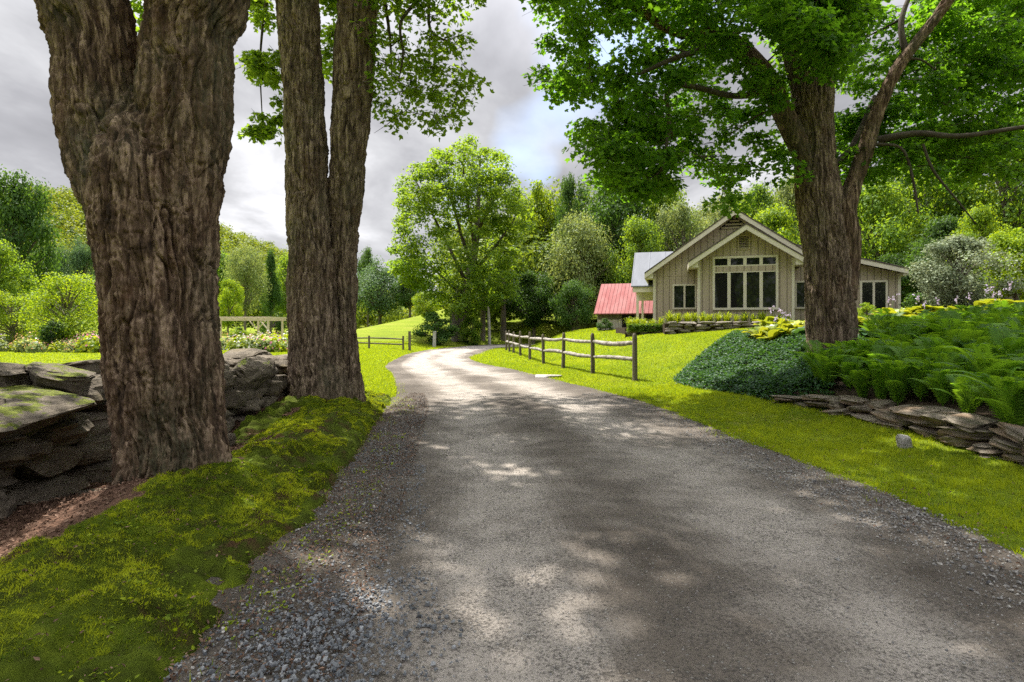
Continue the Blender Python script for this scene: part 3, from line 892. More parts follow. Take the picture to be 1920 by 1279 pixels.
# ------------------------------------------------------------------ background trees
def proto(name, material, lobes, n, leaf, shape, seed, airy=.0, trunk_h=.3, droop=False):
    """unit tree 1 m tall, 1 m wide; returns the root empty"""
    r = np.random.default_rng(seed)
    o = empty(name, (0, -500, 0))
    P = [(0, 0, -.03), (.01, 0, .2), (-.01, .01, .5), (.01, 0, .8)]
    V, F = tube(P, [.03, .024, .015, .005], 10, .04)
    parts = [(V, F)]
    L = []
    for k in range(lobes):
        z = r.uniform(0, 1)
        w = {'round': math.sqrt(max(0, 1 - (2 * z - 1) ** 2)) ** .8, 'cone': (1 - z) ** .8 * .95 + .05, 'fan': .35 + .65 * math.sin(math.pi * min(1, z * .62 + .25)), 'column': .5 + .5 * math.sin(math.pi * z) ** .6}[shape]
        a = r.uniform(0, 6.283); q = math.sqrt(r.uniform(.05, 1))
        rad = r.uniform(.1, .2) * (.65 + .35 * w)
        x, y = math.cos(a) * q * max(.0, w * .5 - rad * .6), math.sin(a) * q * max(.0, w * .5 - rad * .6)
        zz = trunk_h + (1 - trunk_h - rad * .8) * z
        L.append((np.array([x, y, zz]), rad))
        b_ = np.array([0, 0, max(.1, zz * .6)])
        V, F = tube([b_, (b_ + L[-1][0]) / 2 + np.array([0, 0, .02]), L[-1][0]], [.011, .007, .003], 5, .06)
        parts.append((V, F))
    V, F, _ = join(parts)
    mesh_np('trunk', V, F, M['far_bark'], o, smooth=True, world=False)
    pp, nn = [], []
    m_ = n // lobes
    for c, rad in L:
        d = r.normal(size=(m_, 3)); d /= np.linalg.norm(d, axis=1, keepdims=True)
        rr = rad * (r.uniform(airy * .2, 1, m_) ** (1 / 2.2)) * r.uniform(.8, 1.25, m_)
        p = d * rr[:, None] * np.array([1.05, 1.05, .8])
        if droop: p[:, 2] -= .5 * (p[:, 0] ** 2 + p[:, 1] ** 2) / rad
        pp.append(c + p); nn.append(d * .8 + r.normal(size=(m_, 3)) * .5 + np.array([0, 0, .55]))
    p = np.concatenate(pp); nr = np.concatenate(nn)
    V, F = leaf_cloud(p, nr, r.uniform(.7, 1.35, len(p)) * leaf, QUAD, r)
    tone = np.clip(.5 + .8 * fbm(p * 7, 2, seed) + r.normal(size=len(p)) * .2, 0, 1)
    mesh_np('crown', V, F, material, o, tone=tone, world=False)
    return o


PR = {
    'mid': lambda i: proto('broadleaf_tree', M['leaf_mid'], 46, 15000, .022, 'round', 100 + i),
    'dark': lambda i: proto('broadleaf_tree', M['leaf_dark'], 46, 15000, .022, 'round', 120 + i),
    'yellow': lambda i: proto('broadleaf_tree', M['leaf_yellow'], 40, 12000, .024, 'round', 140 + i),
    'pale': lambda i: proto('broadleaf_tree', M['leaf_pale'], 40, 12000, .02, 'round', 160 + i, .4),
    'blue': lambda i: proto('broadleaf_tree', M['leaf_blue'], 44, 12000, .022, 'column', 180 + i),
    'cone': lambda i: proto('spruce_tree', M['leaf_dark'], 50, 12000, .022, 'cone', 200 + i, 0, .08),
    'droop': lambda i: proto('broadleaf_tree', M['leaf_pale'], 44, 14000, .02, 'round', 220 + i, .3, .2, True),
    'willow': lambda i: proto('airy_shrub', M['leaf_yellow'], 40, 9000, .02, 'fan', 240 + i, .6, .12),
    'silver': lambda i: proto('silver_shrub', M['leaf_silver'], 46, 15000, .022, 'round', 260 + i, .3, .1),
    'bush': lambda i: proto('bush', M['leaf_mid'], 30, 6000, .04, 'round', 280 + i, .2, .02),
    'darkbush': lambda i: proto('bush', M['leaf_dark'], 30, 6000, .04, 'round', 300 + i, .2, .02),
    'ybush': lambda i: proto('bush', M['leaf_yellow'], 30, 6000, .04, 'round', 320 + i, .2, .02),
}
_pc = {}


def tree(kind, px, d, top, wpx, label, cat='tree', name=None, var=0, group=None, zoff=0, taller=1.):
    key = (kind, var)
    if key not in _pc:
        _pc[key] = PR[kind](var); o = _pc[key]
    else: o = copy_tree(_pc[key])
    x = (px - 960) / K * d
    z = Gs(x, d) + zoff
    H = CH + (615 - top) / K * d - z
    Wd = wpx / K * d * 1.08
    o.location = (x, d, z - .02)
    o.scale = (Wd, Wd, H)
    o.rotation_euler = (0, 0, random.uniform(0, 6.28))
    if name: o.name = name
    return tag(o, label, cat, group)


tree('dark', 28, 45, 308, 155, 'big dark green tree at the far left of the garden')
tree('mid', -5, 37, 445, 135, 'light green rounded tree below the big dark tree at far left', var=1)
tree('blue', 95, 85, 448, 70, 'blue green tree just right of the big dark tree on the far left')
tree('blue', 150, 88, 436, 75, 'blue green tree beside the nearest maple trunk, left of it', var=1)
tree('willow', 125, 33, 498, 155, 'airy yellow green shrub beside the nearest trunk above the flowers', 'shrub')
tree('willow', 25, 35, 540, 110, 'low yellow green shrub at far left behind the flowers', 'shrub', var=1)
tree('darkbush', 95, 31, 598, 52, 'small dark rounded bush among the flowers on the left', 'bush')
tree('yellow', 428, 62, 520, 60, 'yellow green small tree behind the pergola by the big trunk')
tree('pale', 460, 82, 448, 84, 'pale grey green conical tree behind the pergola', var=1)
tree('cone', 508, 86, 462, 60, 'dark pointed spruce behind the right end of the pergola')
tree('mid', 545, 92, 470, 90, 'light green tree partly behind the twin stemmed maple', var=1)
tree('mid', 412, 98, 470, 100, 'green tree rising above the pergola beside the nearest trunk')
tree('ybush', 448, 42, 612, 44, 'bright yellow green round bush in front of the pergola', 'bush')
tree('blue', 712, 98, 482, 120, 'dense blue green tree standing at the top of the meadow', var=1)
tree('dark', 690, 112, 458, 55, 'dark tree top rising highest behind the meadow edge')
tree('dark', 768, 96, 505, 70, 'dark rounded tree at the meadow edge left of the fan shaped maple')
tree('yellow', 800, 60, 545, 60, 'yellow green sapling in front of the meadow gap')
tree('darkbush', 818, 42.5, 583, 85, 'dark leafy bush at the foot of the fan shaped maple', 'bush', var=1)
tree('bush', 885, 45, 590, 55, 'low green bush beside the lane bend right of the maple foot', 'bush', var=1)
tree('yellow', 1005, 64, 338, 130, 'light yellow green tree right of the fan shaped maple', var=1)
tree('mid', 945, 54, 470, 110, 'green understorey tree above the end of the rail fence')
tree('dark', 1000, 50, 505, 110, 'dark low tree behind the rail fence', var=1)
tree('droop', 1085, 52, 385, 150, 'olive green drooping tree left of the red roofed barn')
tree('dark', 1075, 60, 322, 80, 'tall dark tree top behind the drooping tree', var=1)
tree('dark', 1150, 57, 300, 190, 'tall dark green tree behind the red roofed barn')
tree('mid', 1200, 49, 400, 120, 'green tree rising between barn roof and grey metal roof', var=1)
tree('dark', 1075, 47, 520, 90, 'low dark green tree at the barn corner')
tree('pale', 1285, 52, 372, 150, 'pale open ash tree behind the left gable slope')
tree('pale', 1365, 64, 345, 140, 'pale tree directly behind the gable peak', var=1)
tree('yellow', 1450, 55, 385, 150, 'yellow olive tree behind the right gable slope')
tree('mid', 1250, 57, 345, 130, 'bright green tree above the grey metal porch roof', var=1)
tree('mid', 1425, 60, 340, 120, 'green tree between gable peak and the maple trunk')
tree('pale', 1500, 66, 320, 150, 'pale tree behind the maple trunk above the house')
tree('mid', 1640, 40, 335, 180, 'bright green tree behind the right wing of the house', var=1)
tree('mid', 1745, 42, 250, 210, 'tall bright green tree behind the silvery shrub')
tree('dark', 1680, 36, 470, 110, 'dark green tree just beyond the right wing corner')
tree('dark', 1790, 33, 400, 150, 'dark green tree behind the silvery shrub', var=1)
tree('mid', 1890, 38, 200, 240, 'tall green tree at the far right edge', var=1)
tree('yellow', 1905, 25, 425, 130, 'bright yellow green tree at the right edge beside the silvery shrub', var=1)
tree('yellow', 1840, 30, 380, 110, 'yellow green tree between the silvery shrub and the right edge')
tree('silver', 1800, 23.5, 437, 165, 'silvery grey leaved shrub right of the house', 'shrub')
tree('darkbush', 1730, 26, 545, 70, 'dark low bush at the foot of the silvery shrub', 'bush')
tree('mid', 640, 45, -90, 10, 'x') if False else None
tree('ybush', 1625, 24, 566, 44, 'yellow green bush in front of the right wing window', 'bush', var=1)
# thin trunks at the wood edge
for px, d, top, hw, lean, lab in ((918, 46, 575, 2.6, -3, 'thin pale bare trunk at the wood edge by the lane'), (905, 49, 520, 4.5, 2, 'dark trunk at the wood edge left of the thin pale trunk'), (944, 50, 520, 5, 0, 'dark trunk at the wood edge right of the thin pale trunk'), (1128, 44, 540, 5.5, 2, 'dark trunk beside the barn')):
    x = (px - 960) / K * d; z = Gs(x, d)
    P = [np.array([x, d, z - .1]), W(px + lean * .5, (615 + top) / 2, d), W(px + lean, top, d)]
    V, F = tube(P, [hw / K * d * 1.15, hw / K * d, hw / K * d * .7], 10, .3)
    e = empty('bare_trunk', (x, d, z), lab, 'tree trunk')
    mesh_np('trunk', V, F, M['grey_post'] if hw < 3 else M['far_bark'], e, smooth=True)


def wood(name, cells, leaf, per, material, label, seed):
    r = np.random.default_rng(seed); pp, nn, ss = [], [], []
    for x, y, H, w in cells:
        z0 = Gs(x, y)
        for k in range(7):
            zc = r.uniform(.3, .85) * H
            c = np.array([x + r.normal() * w * .22, y + r.normal() * w * .22, z0 + zc]); rad = w * r.uniform(.22, .36)
            d = r.normal(size=(per // 7, 3)); d /= np.linalg.norm(d, axis=1, keepdims=True)
            pp.append(c + d * rad * r.uniform(.75, 1.15, (len(d), 1)) * np.array([1, 1, 1.15]))
            nn.append(d + r.normal(size=d.shape) * .35 + np.array([0, 0, .4]))
    p = np.concatenate(pp); nr = np.concatenate(nn)
    V, F = leaf_cloud(p, nr, r.uniform(.7, 1.3, len(p)) * leaf, QUAD, r)
    cell = np.repeat(r.uniform(-.5, .5, len(cells)), (per // 7) * 7)
    tone = np.clip(.45 + cell + r.normal(size=len(p)) * .18, 0, 1)
    return tag(mesh_np(name, V, F, material, tone=tone), label, 'wood', kind='stuff')


r = np.random.default_rng(77)
cells = []
for k in range(2700):
    y = 135 + 170 * r.random(); x = r.uniform(-275, 25)
    if x < -.98 * y - 10: continue
    cells.append((x, y, r.uniform(5, 9), r.uniform(4.5, 6.5)))
wood('hillside_forest', cells, .75, 154, M['leaf_hill'], 'green wooded hillside rising on the left', 5)
cells = []
for k in range(230):
    y = r.uniform(66, 118); px = r.uniform(860, 2150)
    cells.append(((px - 960) / K * y, y, r.uniform(12, 19), r.uniform(6, 9)))
for k in range(60):
    y = r.uniform(46, 62); px = r.uniform(1560, 2300)
    cells.append(((px - 960) / K * y, y, r.uniform(9, 13), r.uniform(5, 8)))
for k in range(40):
    y = r.uniform(55, 68); px = r.uniform(880, 1240)
    cells.append(((px - 960) / K * y, y, r.uniform(7, 11), r.uniform(5, 7)))
wood('woods', cells, .42, 980, M['leaf_forest'], 'dense green wood behind the lane and the house', 6)
cells = []  # unseen trees behind the camera, added to darken what the windows reflect
for k in range(46):
    a_ = r.uniform(-1.2, 1.2); cells.append((38 * math.sin(a_), -38 * math.cos(a_) + r.uniform(-4, 4) - 6, r.uniform(10, 15), r.uniform(7, 9)))
wood('woods', cells, .7, 350, M['leaf_forest'], 'unseen wood behind the camera, added for dark window reflections', 8)
cells = []
for k in range(60):
    y = r.uniform(95, 120); px = r.uniform(-200, 800)
    if 655 < px < 860 and y < 118: continue
    cells.append(((px - 960) / K * y, y, r.uniform(7, 12), r.uniform(6, 9)))
wood('treeline', cells, .5, 700, M['leaf_forest'], 'green treeline at the foot of the hill', 7)

# ------------------------------------------------------------------ house
def hx(px, d): return (px - 960) / K * d
def hz(py, d): return CH - (py - 615) / K * d

HA = R(16)
def HX(px, D):
    yl = D - 26.; t = (px - 960) / K; c, s_ = math.cos(HA), math.sin(HA)
    return 10.6 + (t * (26 + yl * c) - 10.6 - yl * s_) / (c + t * s_)
def HZ(py, D, px=1393):
    x = HX(px, D) - 10.6
    return CH - (py - 615) / K * (26 - x * math.sin(HA) + (D - 26) * math.cos(HA))


house = empty('house', (10.6, 26, 1.5), 'taupe timber house with cream trim, big gable windows and low right wing', 'house')


def roof_slab(mb, a, b, th, y0, y1):
    """sloped slab from (x,z) a to b, thickness th downward"""
    (x0, z0), (x1, z1) = a, b
    if x0 > x1: (x0, z0), (x1, z1) = (x1, z1), (x0, z0)
    mb.prism([(x0, z0 - th), (x1, z1 - th), (x1, z1), (x0, z0)], y0, y1)


def gable(y0, y1, xl, xr, ze, zr, zb, name, over, foh, slope_side=None):
    """wall volume with gable, roof slabs, cream rake boards"""
    xm = (xl + xr) / 2
    w = MB(); w.prism([(xl, zb), (xr, zb), (xr, ze), (xm, zr), (xl, ze)], y0, y1)
    w.build('wall', M['siding'], house)
    s = (zr - ze) / (xr - xm)
    rf = MB()
    zl = ze - over * s
    up = .16
    roof_slab(rf, (xl - over, zl + up), (xm, zr + up), .06, y0 - foh, y1 + .3)
    roof_slab(rf, (xm, zr + up), (xr + over, zl + up), .06, y0 - foh, y1 + .3)
    ro = rf.build('roof', M['shingle'], house)
    tr = MB()
    for a, b_ in (((xl - over + .01, zl + up - .063), (xm, zr + up - .063)), ((xm, zr + up - .063), (xr + over - .01, zl + up - .063))):
        roof_slab(tr, a, b_, .24, y0 - foh + .02, y0 - foh + .07)      # rake board
        roof_slab(tr, (a[0], a[1] - .004), (b_[0], b_[1] - .004), .05, y0 - foh + .07, y1 + .25)  # soffit
    for sx_, e in ((-1, xl - over), (1, xr + over)):
        tr.box(min(e, e - sx_ * .06), max(e, e - sx_ * .06), y0 - foh + .075, y1 + .2, zl - .14, zl + up - .08)
        # boxed eave return
        a, b_ = (e + .065, xl - .003) if sx_ < 0 else (xr + .003, e - .065)
        tr.prism([(a, zl - .14), (b_, zl - .14), (b_, zl + up - .12 + (over * s if sx_ < 0 else over * s)), (a, zl + up - .13 + .05)] if sx_ < 0 else
                 [(a, zl - .14), (b_, zl - .14), (b_, zl + up - .13 + .05), (a, zl + up - .12 + over * s)], y0 - foh + .09, y0 + .5)
    tr.build('trim', M['trim'], ro)
    return ro


D0, D1, D2 = 27.8, 26.0, 29.6
XL, XM = HX(1225, D0), HX(1377, D0); XR = 2 * XM - XL
gable(D0, 37, XL, XR, HZ(513, D0, 1225) + .16, HZ(393, D0, 1377) - .17, 1.3, 'main', .42, .45)
gable(D1, D0 - .01, HX(1309, D1), HX(1489, D1), HZ(483, D1), HZ(424, D1) - .1, 1.4, 'bay', .45, .5)
# right wing: shed roof
w = MB(); WZ = HZ(512, D2, 1688); w.prism([(12.5, 1.4), (HX(1688, D2), 1.4), (HX(1688, D2), WZ), (12.5, WZ + (HX(1688, D2) - 12.5) * .27)], D2, 37.5)
w.build('wall', M['siding'], house)
rf = MB(); e = (HX(1704, D2 - .4), HZ(502, D2 - .4, 1704)); q = (12.6, e[1] + (e[0] - 12.6) * .27)
roof_slab(rf, q, e, .06, D2 - .45, 38)
ro = rf.build('roof', M['shingle'], house)
tr = MB(); roof_slab(tr, (q[0], q[1] - .063), (e[0] - .01, e[1] - .063), .22, D2 - .43, D2 - .38)
roof_slab(tr, (q[0], q[1] - .066), (e[0] - .03, e[1] - .066), .05, D2 - .38, 37.9)
tr.box(e[0] - .06, e[0] - .005, D2 - .375, 37.8, e[1] - .32, e[1] - .09)
tr.prism([(HX(1688, D2) + .003, e[1] - .36), (e[0] - .065, e[1] - .36), (e[0] - .065, e[1] - .12), (HX(1688, D2) + .003, e[1] - .08)], D2 - .37, D2 + .4)
tr.build('trim', M['trim'], ro)
# corner boards and horizontal joint lines
for x0, x1, d, z0, z1 in ((XL - .015, XL + .12, D0, 1.3, HZ(513, D0, 1225)), (HX(1309, D1) - .015, HX(1309, D1) + .1, D1, 1.4, HZ(486, D1)), (HX(1489, D1) - .1, HX(1489, D1) + .015, D1, 1.4, HZ(486, D1)), (HX(1688, D2) - .11, HX(1688, D2) + .015, D2, 1.4, WZ - .03)):
    cb = MB(); cb.box(x0, x1, d - .03, d + .12, z0, z1); cb.build('corner_board', M['trim'], house)
jl = MB(); jl.box(XL + .13, HX(1295, D0), D0 - .012, D0 + .01, HZ(514, D0) - .02, HZ(514, D0) + .01); jl.build('siding_joint', M['louver'], house)
jl = MB(); jl.box(HX(1318, D1), HX(1336, D1), D1 - .012, D1 + .01, HZ(502, D1) - .02, HZ(502, D1) + .01); jl.build('siding_joint', M['louver'], house)
jl = MB(); jl.box(HX(1459, D1), HX(1480, D1), D1 - .012, D1 + .01, HZ(502, D1) - .02, HZ(502, D1) + .01); jl.build('siding_joint', M['louver'], house)


def window(x0, x1, z0, z1, y, cols, tw=.1, mw=.13, name='window', rows=None):
    f = MB()
    f.box(x0, x1, y - .06, y + .02, z1 - tw, z1); f.box(x0, x1, y - .065, y + .02, z0, z0 + tw)
    f.box(x0, x0 + tw, y - .058, y + .018, z0 + tw, z1 - tw); f.box(x1 - tw, x1, y - .058, y + .018, z0 + tw, z1 - tw)
    iw = (x1 - x0 - 2 * tw - mw * (cols - 1)) / cols
    for k in range(1, cols):
        a = x0 + tw + k * iw + (k - 1) * mw
        f.box(a, a + mw, y - .05, y + .015, z0 + tw, z1 - tw)
    if rows:
        f.box(x0 + tw, x1 - tw, y - .052, y + .016, rows[0] - .05, rows[0]); f.box(x0 + tw, x1 - tw, y - .053, y + .016, rows[1], rows[1] + .05)
    fo = f.build(name, M['trim'], house)
    p = MB(); p.box(x0 + tw * .5, x1 - tw * .5, y - .022, y - .012, z0 + tw * .5, z1 - tw * .5)
    p.build('pane', M['glass'], fo)
    if rows:
        bnd = MB(); bnd.box(x0 + tw + .001, x1 - tw - .001, y - .056, y + .01, rows[0] + .001, rows[1] - .001)
        bnd.build('siding_band', M['siding'], fo)
    return fo


window(HX(1336, D1), HX(1459, D1), HZ(581, D1), HZ(480, D1), D1, 4, .1, .14, rows=(HZ(509, D1), HZ(499, D1)))
window(HX(1261, D0), HX(1306, D0), HZ(580, D0, 1283), HZ(533, D0, 1283), D0, 2, .08, .09)
window(HX(1490, D0), HX(1530, D0), HZ(580, D0), HZ(529, D0), D0, 2, .08, .09)
window(HX(1612, D2), HX(1664, D2), HZ(590, D2, 1640), HZ(526, D2, 1640), D2, 2, .09, .1)


def vent(cx, z0, z1, w, y, tri=False):
    f = MB()
    n = 7 if not tri else 4
    if not tri:
        f.box(cx - w / 2 - .06, cx + w / 2 + .06, y - .04, y + .01, z1, z1 + .06); f.box(cx - w / 2 - .06, cx + w / 2 + .06, y - .04, y + .01, z0 - .06, z0)
        f.box(cx - w / 2 - .06, cx - w / 2, y - .038, y + .01, z0, z1); f.box(cx + w / 2, cx + w / 2 + .06, y - .038, y + .01, z0, z1)
    for k in range(n):
        za = z0 + (z1 - z0) * (k + .1) / n; zb = z0 + (z1 - z0) * (k + .75) / n
        ww = w / 2 * (1 if not tri else max(.08, 1 - (k + .8) / n))
        f.add([(cx - ww, y - .05, za), (cx + ww, y - .05, za), (cx + ww, y - .006, zb), (cx - ww, y - .006, zb)], [(0, 1, 2, 3)])
        f.add([(cx - ww, y - .05, za), (cx - ww, y - .01, za), (cx + ww, y - .01, za), (cx + ww, y - .05, za)], [(0, 1, 2, 3)])
    vo = f.build('vent', M['louver'], house)
    bk = MB()
    if tri: bk.prism([(cx - w / 2, z0), (cx + w / 2, z0), (cx, z1)], y - .004, y + .01)
    else: bk.box(cx - w / 2, cx + w / 2, y - .004, y + .01, z0, z1)
    bk.build('vent_opening_panel', M['dark_in'], vo)


vent(HX(1394.5, D1), HZ(466, D1), HZ(443, D1), HX(1404, D1) - HX(1386, D1), D1)
vent(XM, HZ(393, D0, 1377) - .95, HZ(393, D0, 1377) - .3, 1.5, D0, True)

# porch with grey metal roof, left of the main gable
pr = MB(); xl, xr_ = HX(1183, 31), HX(1262, 31)
PZ = HZ(474, 34.2, 1190)
pr.add([(xl, 31, HZ(536, 31, 1190)), (xr_, 31, HZ(536, 31, 1190)), (xr_, 34.2, PZ), (xl + .0, 34.2, PZ), (xl, 31, HZ(536, 31, 1190) - .08), (xr_, 31, HZ(536, 31, 1190) - .08), (xr_, 34.2, PZ - .08), (xl + .0, 34.2, PZ - .08)], [(0, 1, 2, 3), (7, 6, 5, 4), (0, 4, 5, 1), (1, 5, 6, 2), (2, 6, 7, 3), (3, 7, 4, 0)])
po = pr.build('porch_roof', M['grey_roof'], house)
f = MB(); f.box(xl + .1, XL - .01, 31.06, 31.14, HZ(548, 31, 1190), HZ(537, 31, 1190) - .03); f.box(xl + .12, XL - .01, 31.15, 34, HZ(541, 31, 1190), HZ(538, 31, 1190) - .03)
f.box(xl + .15, XL - .01, 33.6, 33.8, HZ(560, 31, 1190), HZ(541, 31, 1190) - .003)
f.build('trim', M['trim'], po)
f = MB(); f.box(HX(1193, 31.2), HX(1197.5, 31.2), 31.2, 31.34, 1.1, HZ(548, 31, 1190)); f.build('porch_post', M['trim'], house)
f = MB(); f.box(HX(1202, 31.2), HX(1206, 31.2), 31.6, 31.74, 1.1, HZ(541, 31, 1190) - .05); f.build('porch_post', M['trim'], house)

house.rotation_euler = (0, 0, -HA)

# barn with red metal roof
bz = Gs(6, 37) - .1
barn = empty('barn', (hx(1113, 36), 36, bz), 'weathered grey board barn with a faded red metal roof', 'barn', rz=R(-18))
ez, rz_ = hz(588, 36) - bz, hz(533, 39) - bz
f = MB(); L_ = 7.2; Wd = 3.15
f.box(.2, L_ - .2, .25, 5.8, 0, ez - .02); bw = f.build('wall', M['barn_wood'], barn, world=False)
f = MB(); f.box(.24, L_ - .3, .235, .246, ez - .38, ez - .05); f.build('dark_strip', M['post'], bw, world=False)  # dark strip along the top of the front wall
f = MB(); f.box(1.75, 2.5, .2, .246, .05, 1.1); f.build('opening_panel', M['dark_in'], bw, world=False)
f = MB(); f.box(3.2, 4.1, .2, .246, .0, 1.15); f.build('opening_panel', M['dark_in'], bw, world=False)
f = MB(); f.add([(.2, .25, ez - .02), (.2, 5.8, ez - .02), (.2, 3, rz_ - .1), (L_ - .2, .25, ez - .02), (L_ - .2, 5.8, ez - .02), (L_ - .2, 3, rz_ - .1)], [(0, 2, 1), (3, 4, 5), (0, 3, 5, 2)]); f.build('gable', M['barn_wood'], barn, world=False)
f = MB()
f.add([(0, 0, ez), (L_, 0, ez), (L_, 3, rz_), (0, 3, rz_), (0, 0, ez - .06), (L_, 0, ez - .06), (L_, 3, rz_ - .06), (0, 3, rz_ - .06)], [(0, 1, 2, 3), (7, 6, 5, 4), (0, 4, 5, 1), (1, 5, 6, 2), (2, 6, 7, 3), (3, 7, 4, 0)])
f.add([(0, 6, ez), (L_, 6, ez), (L_, 3.004, rz_), (0, 3.004, rz_), (0, 6, ez - .06), (L_, 6, ez - .06), (L_, 3.004, rz_ - .06), (0, 3.004, rz_ - .06)], [(3, 2, 1, 0), (4, 5, 6, 7), (1, 5, 4, 0), (2, 6, 5, 1), (3, 7, 6, 2), (0, 4, 7, 3)])
f.build('roof', M['red_roof'], barn, world=False)
tree('darkbush', 1135, 35, 596, 32, 'dark climbing bush against the barn wall', 'bush', var=1)

# ------------------------------------------------------------------ stones and dry stone walls
_bm = bmesh.new(); bmesh.ops.create_icosphere(_bm, subdivisions=4, radius=1)
ICO = np.array([v.co[:] for v in _bm.verts]); ICOF = np.array([[v.index for v in f.verts] for f in _bm.faces]); _bm.free()
_bm = bmesh.new(); bmesh.ops.create_icosphere(_bm, subdivisions=3, radius=1)
ICO3 = np.array([v.co[:] for v in _bm.verts]); ICO3F = np.array([[v.index for v in f.verts] for f in _bm.faces]); _bm.free()


def rock(c, dim, rz=0, tilt=(0, 0), seed=0, box=.42, rough=.1, fine=False, lay=.35):
    S, F = (ICO, ICOF) if fine else (ICO3, ICO3F)
    v = np.sign(S) * np.abs(S) ** box
    r = np.random.default_rng(seed)
    for k in range(14):                                    # broken facets
        n = r.normal(size=3); n[2] *= .6; n /= np.linalg.norm(n)
        d = v @ n; lim = r.uniform(.62, .95) * d.max()
        v = v - np.clip(d - lim, 0, None)[:, None] * n * .85
    nn = fbm(v * 1.6 + seed * 3.1, 4, seed)
    v = v * (1 + rough * 1.6 * nn)[:, None]
    v = v + S * (.05 * fbm(v * 5 + seed, 3, seed + 1))[:, None] * (rough * 10)
    st = vnoise(np.stack([v[:, 0] * .8, v[:, 1] * .8, v[:, 2] * 6 + seed], 1), seed + 3)
    zl = np.floor(v[:, 2] * 3.2 + .7 * fbm(v * 1.3 + 5, 2, seed + 8) + seed)
    led = _hash(zl.astype(np.int64), zl.astype(np.int64) * 0 + seed, zl.astype(np.int64) * 0, 3) - .6
    v[:, :2] *= (1 + lay * (.2 * st + .45 * led))[:, None]
    v = v * np.array(dim) / 2
    cx, sx_ = math.cos(tilt[0]), math.sin(tilt[0]); cy, sy_ = math.cos(tilt[1]), math.sin(tilt[1])
    Rm = np.array(Matrix.Rotation(rz, 3, 'Z') @ Matrix.Rotation(tilt[0], 3, 'X') @ Matrix.Rotation(tilt[1], 3, 'Y'))
    return v @ Rm.T + np.array(c), F


def stone_part(parent, c, dim, m='stone', fine=True, label=None, **kw):
    V, F = rock(c, dim, fine=fine, **kw)
    o = mesh_np('stone', V, F, M[m], parent, smooth=not fine)
    if label: o['label'] = label
    return o


lw = empty('dry_stone_wall', (-4.6, 7, 0), 'tumbled dry stone wall with mossy top slabs behind the two left maples', 'stone wall')
sr = np.random.default_rng(21)
cnt = 0
for row, (z0, h) in enumerate(((-.12, .27), (.12, .24), (.34, .25), (.57, .22), (.76, .2))):
    y = 3.4 + sr.uniform(0, .4)
    while y < 11.6:
        ln = sr.uniform(.34, .82) * (1.15 if row == 4 else 1)
        if row == 4 and (4.3 < y < 5.6 or 8.3 < y < 10): y += .3; continue
        if not (row == 3 and 4.4 < y < 5.5):
            xo = -4.42 - .05 * row + sr.uniform(-.08, .1)
            stone_part(lw, (xo, y + ln / 2, z0 + h / 2 + sr.uniform(-.02, .02)), (sr.uniform(.7, 1.0), ln * 1.08, h * sr.uniform(1.0, 1.3)), seed=int(sr.integers(9999)), rz=sr.normal() * .12, tilt=(sr.normal() * .07, sr.normal() * .07), fine=y < 7.5)
            cnt += 1
        y += ln * .98
# back course, a little higher
y = 4.2
while y < 12:
    ln = sr.uniform(.6, 1.3)
    stone_part(lw, (-5.35 + sr.uniform(-.1, .1), y + ln / 2, .9 + sr.uniform(-.06, .05)), (.8, ln * 1.03, sr.uniform(.24, .34)), m='stone_moss' if sr.random() < .3 else 'stone', seed=int(sr.integers(9999)), rz=sr.normal() * .15, tilt=(sr.normal() * .1, sr.normal() * .1))
    stone_part(lw, (-5.4, y + ln / 2, .5), (.8, ln * 1.03, .5), seed=int(sr.integers(9999)), fine=False)
    y += ln
stone_part(lw, (-4.55, 4.95, .72), (1.25, 1.75, .36), m='stone_moss', seed=5, rz=.1, tilt=(.03, .1), rough=.06, lay=.5, label='big flat slab with moss on its top')
stone_part(lw, (-4.75, 5.95, .93), (.62, .85, .3), m='stone_moss', seed=9, rz=.5, tilt=(.05, .22), label='rounded stone with a moss cap')
stone_part(lw, (-5.2, 5.6, 1.02), (.75, 1.0, .3), seed=14, rz=.2, tilt=(-.1, .15))
stone_part(lw, (-4.35, 9.3, .62), (.5, 1.15, .75), m='stone_moss', seed=33, rz=.15, tilt=(.12, .5), rough=.12, label='slumped slab streaked with moss')
stone_part(lw, (-4.5, 8.3, .75), (.7, .7, .4), m='stone_moss', seed=35)
for k in range(9):                                           # fallen stones at the foot
    y = sr.uniform(4.3, 10)
    stone_part(lw, (-3.85 + sr.uniform(-.15, .15), y, .0), tuple(sr.uniform(.12, .34, 3) * np.array([1, 1.2, .7])), seed=int(sr.integers(9999)), fine=False)

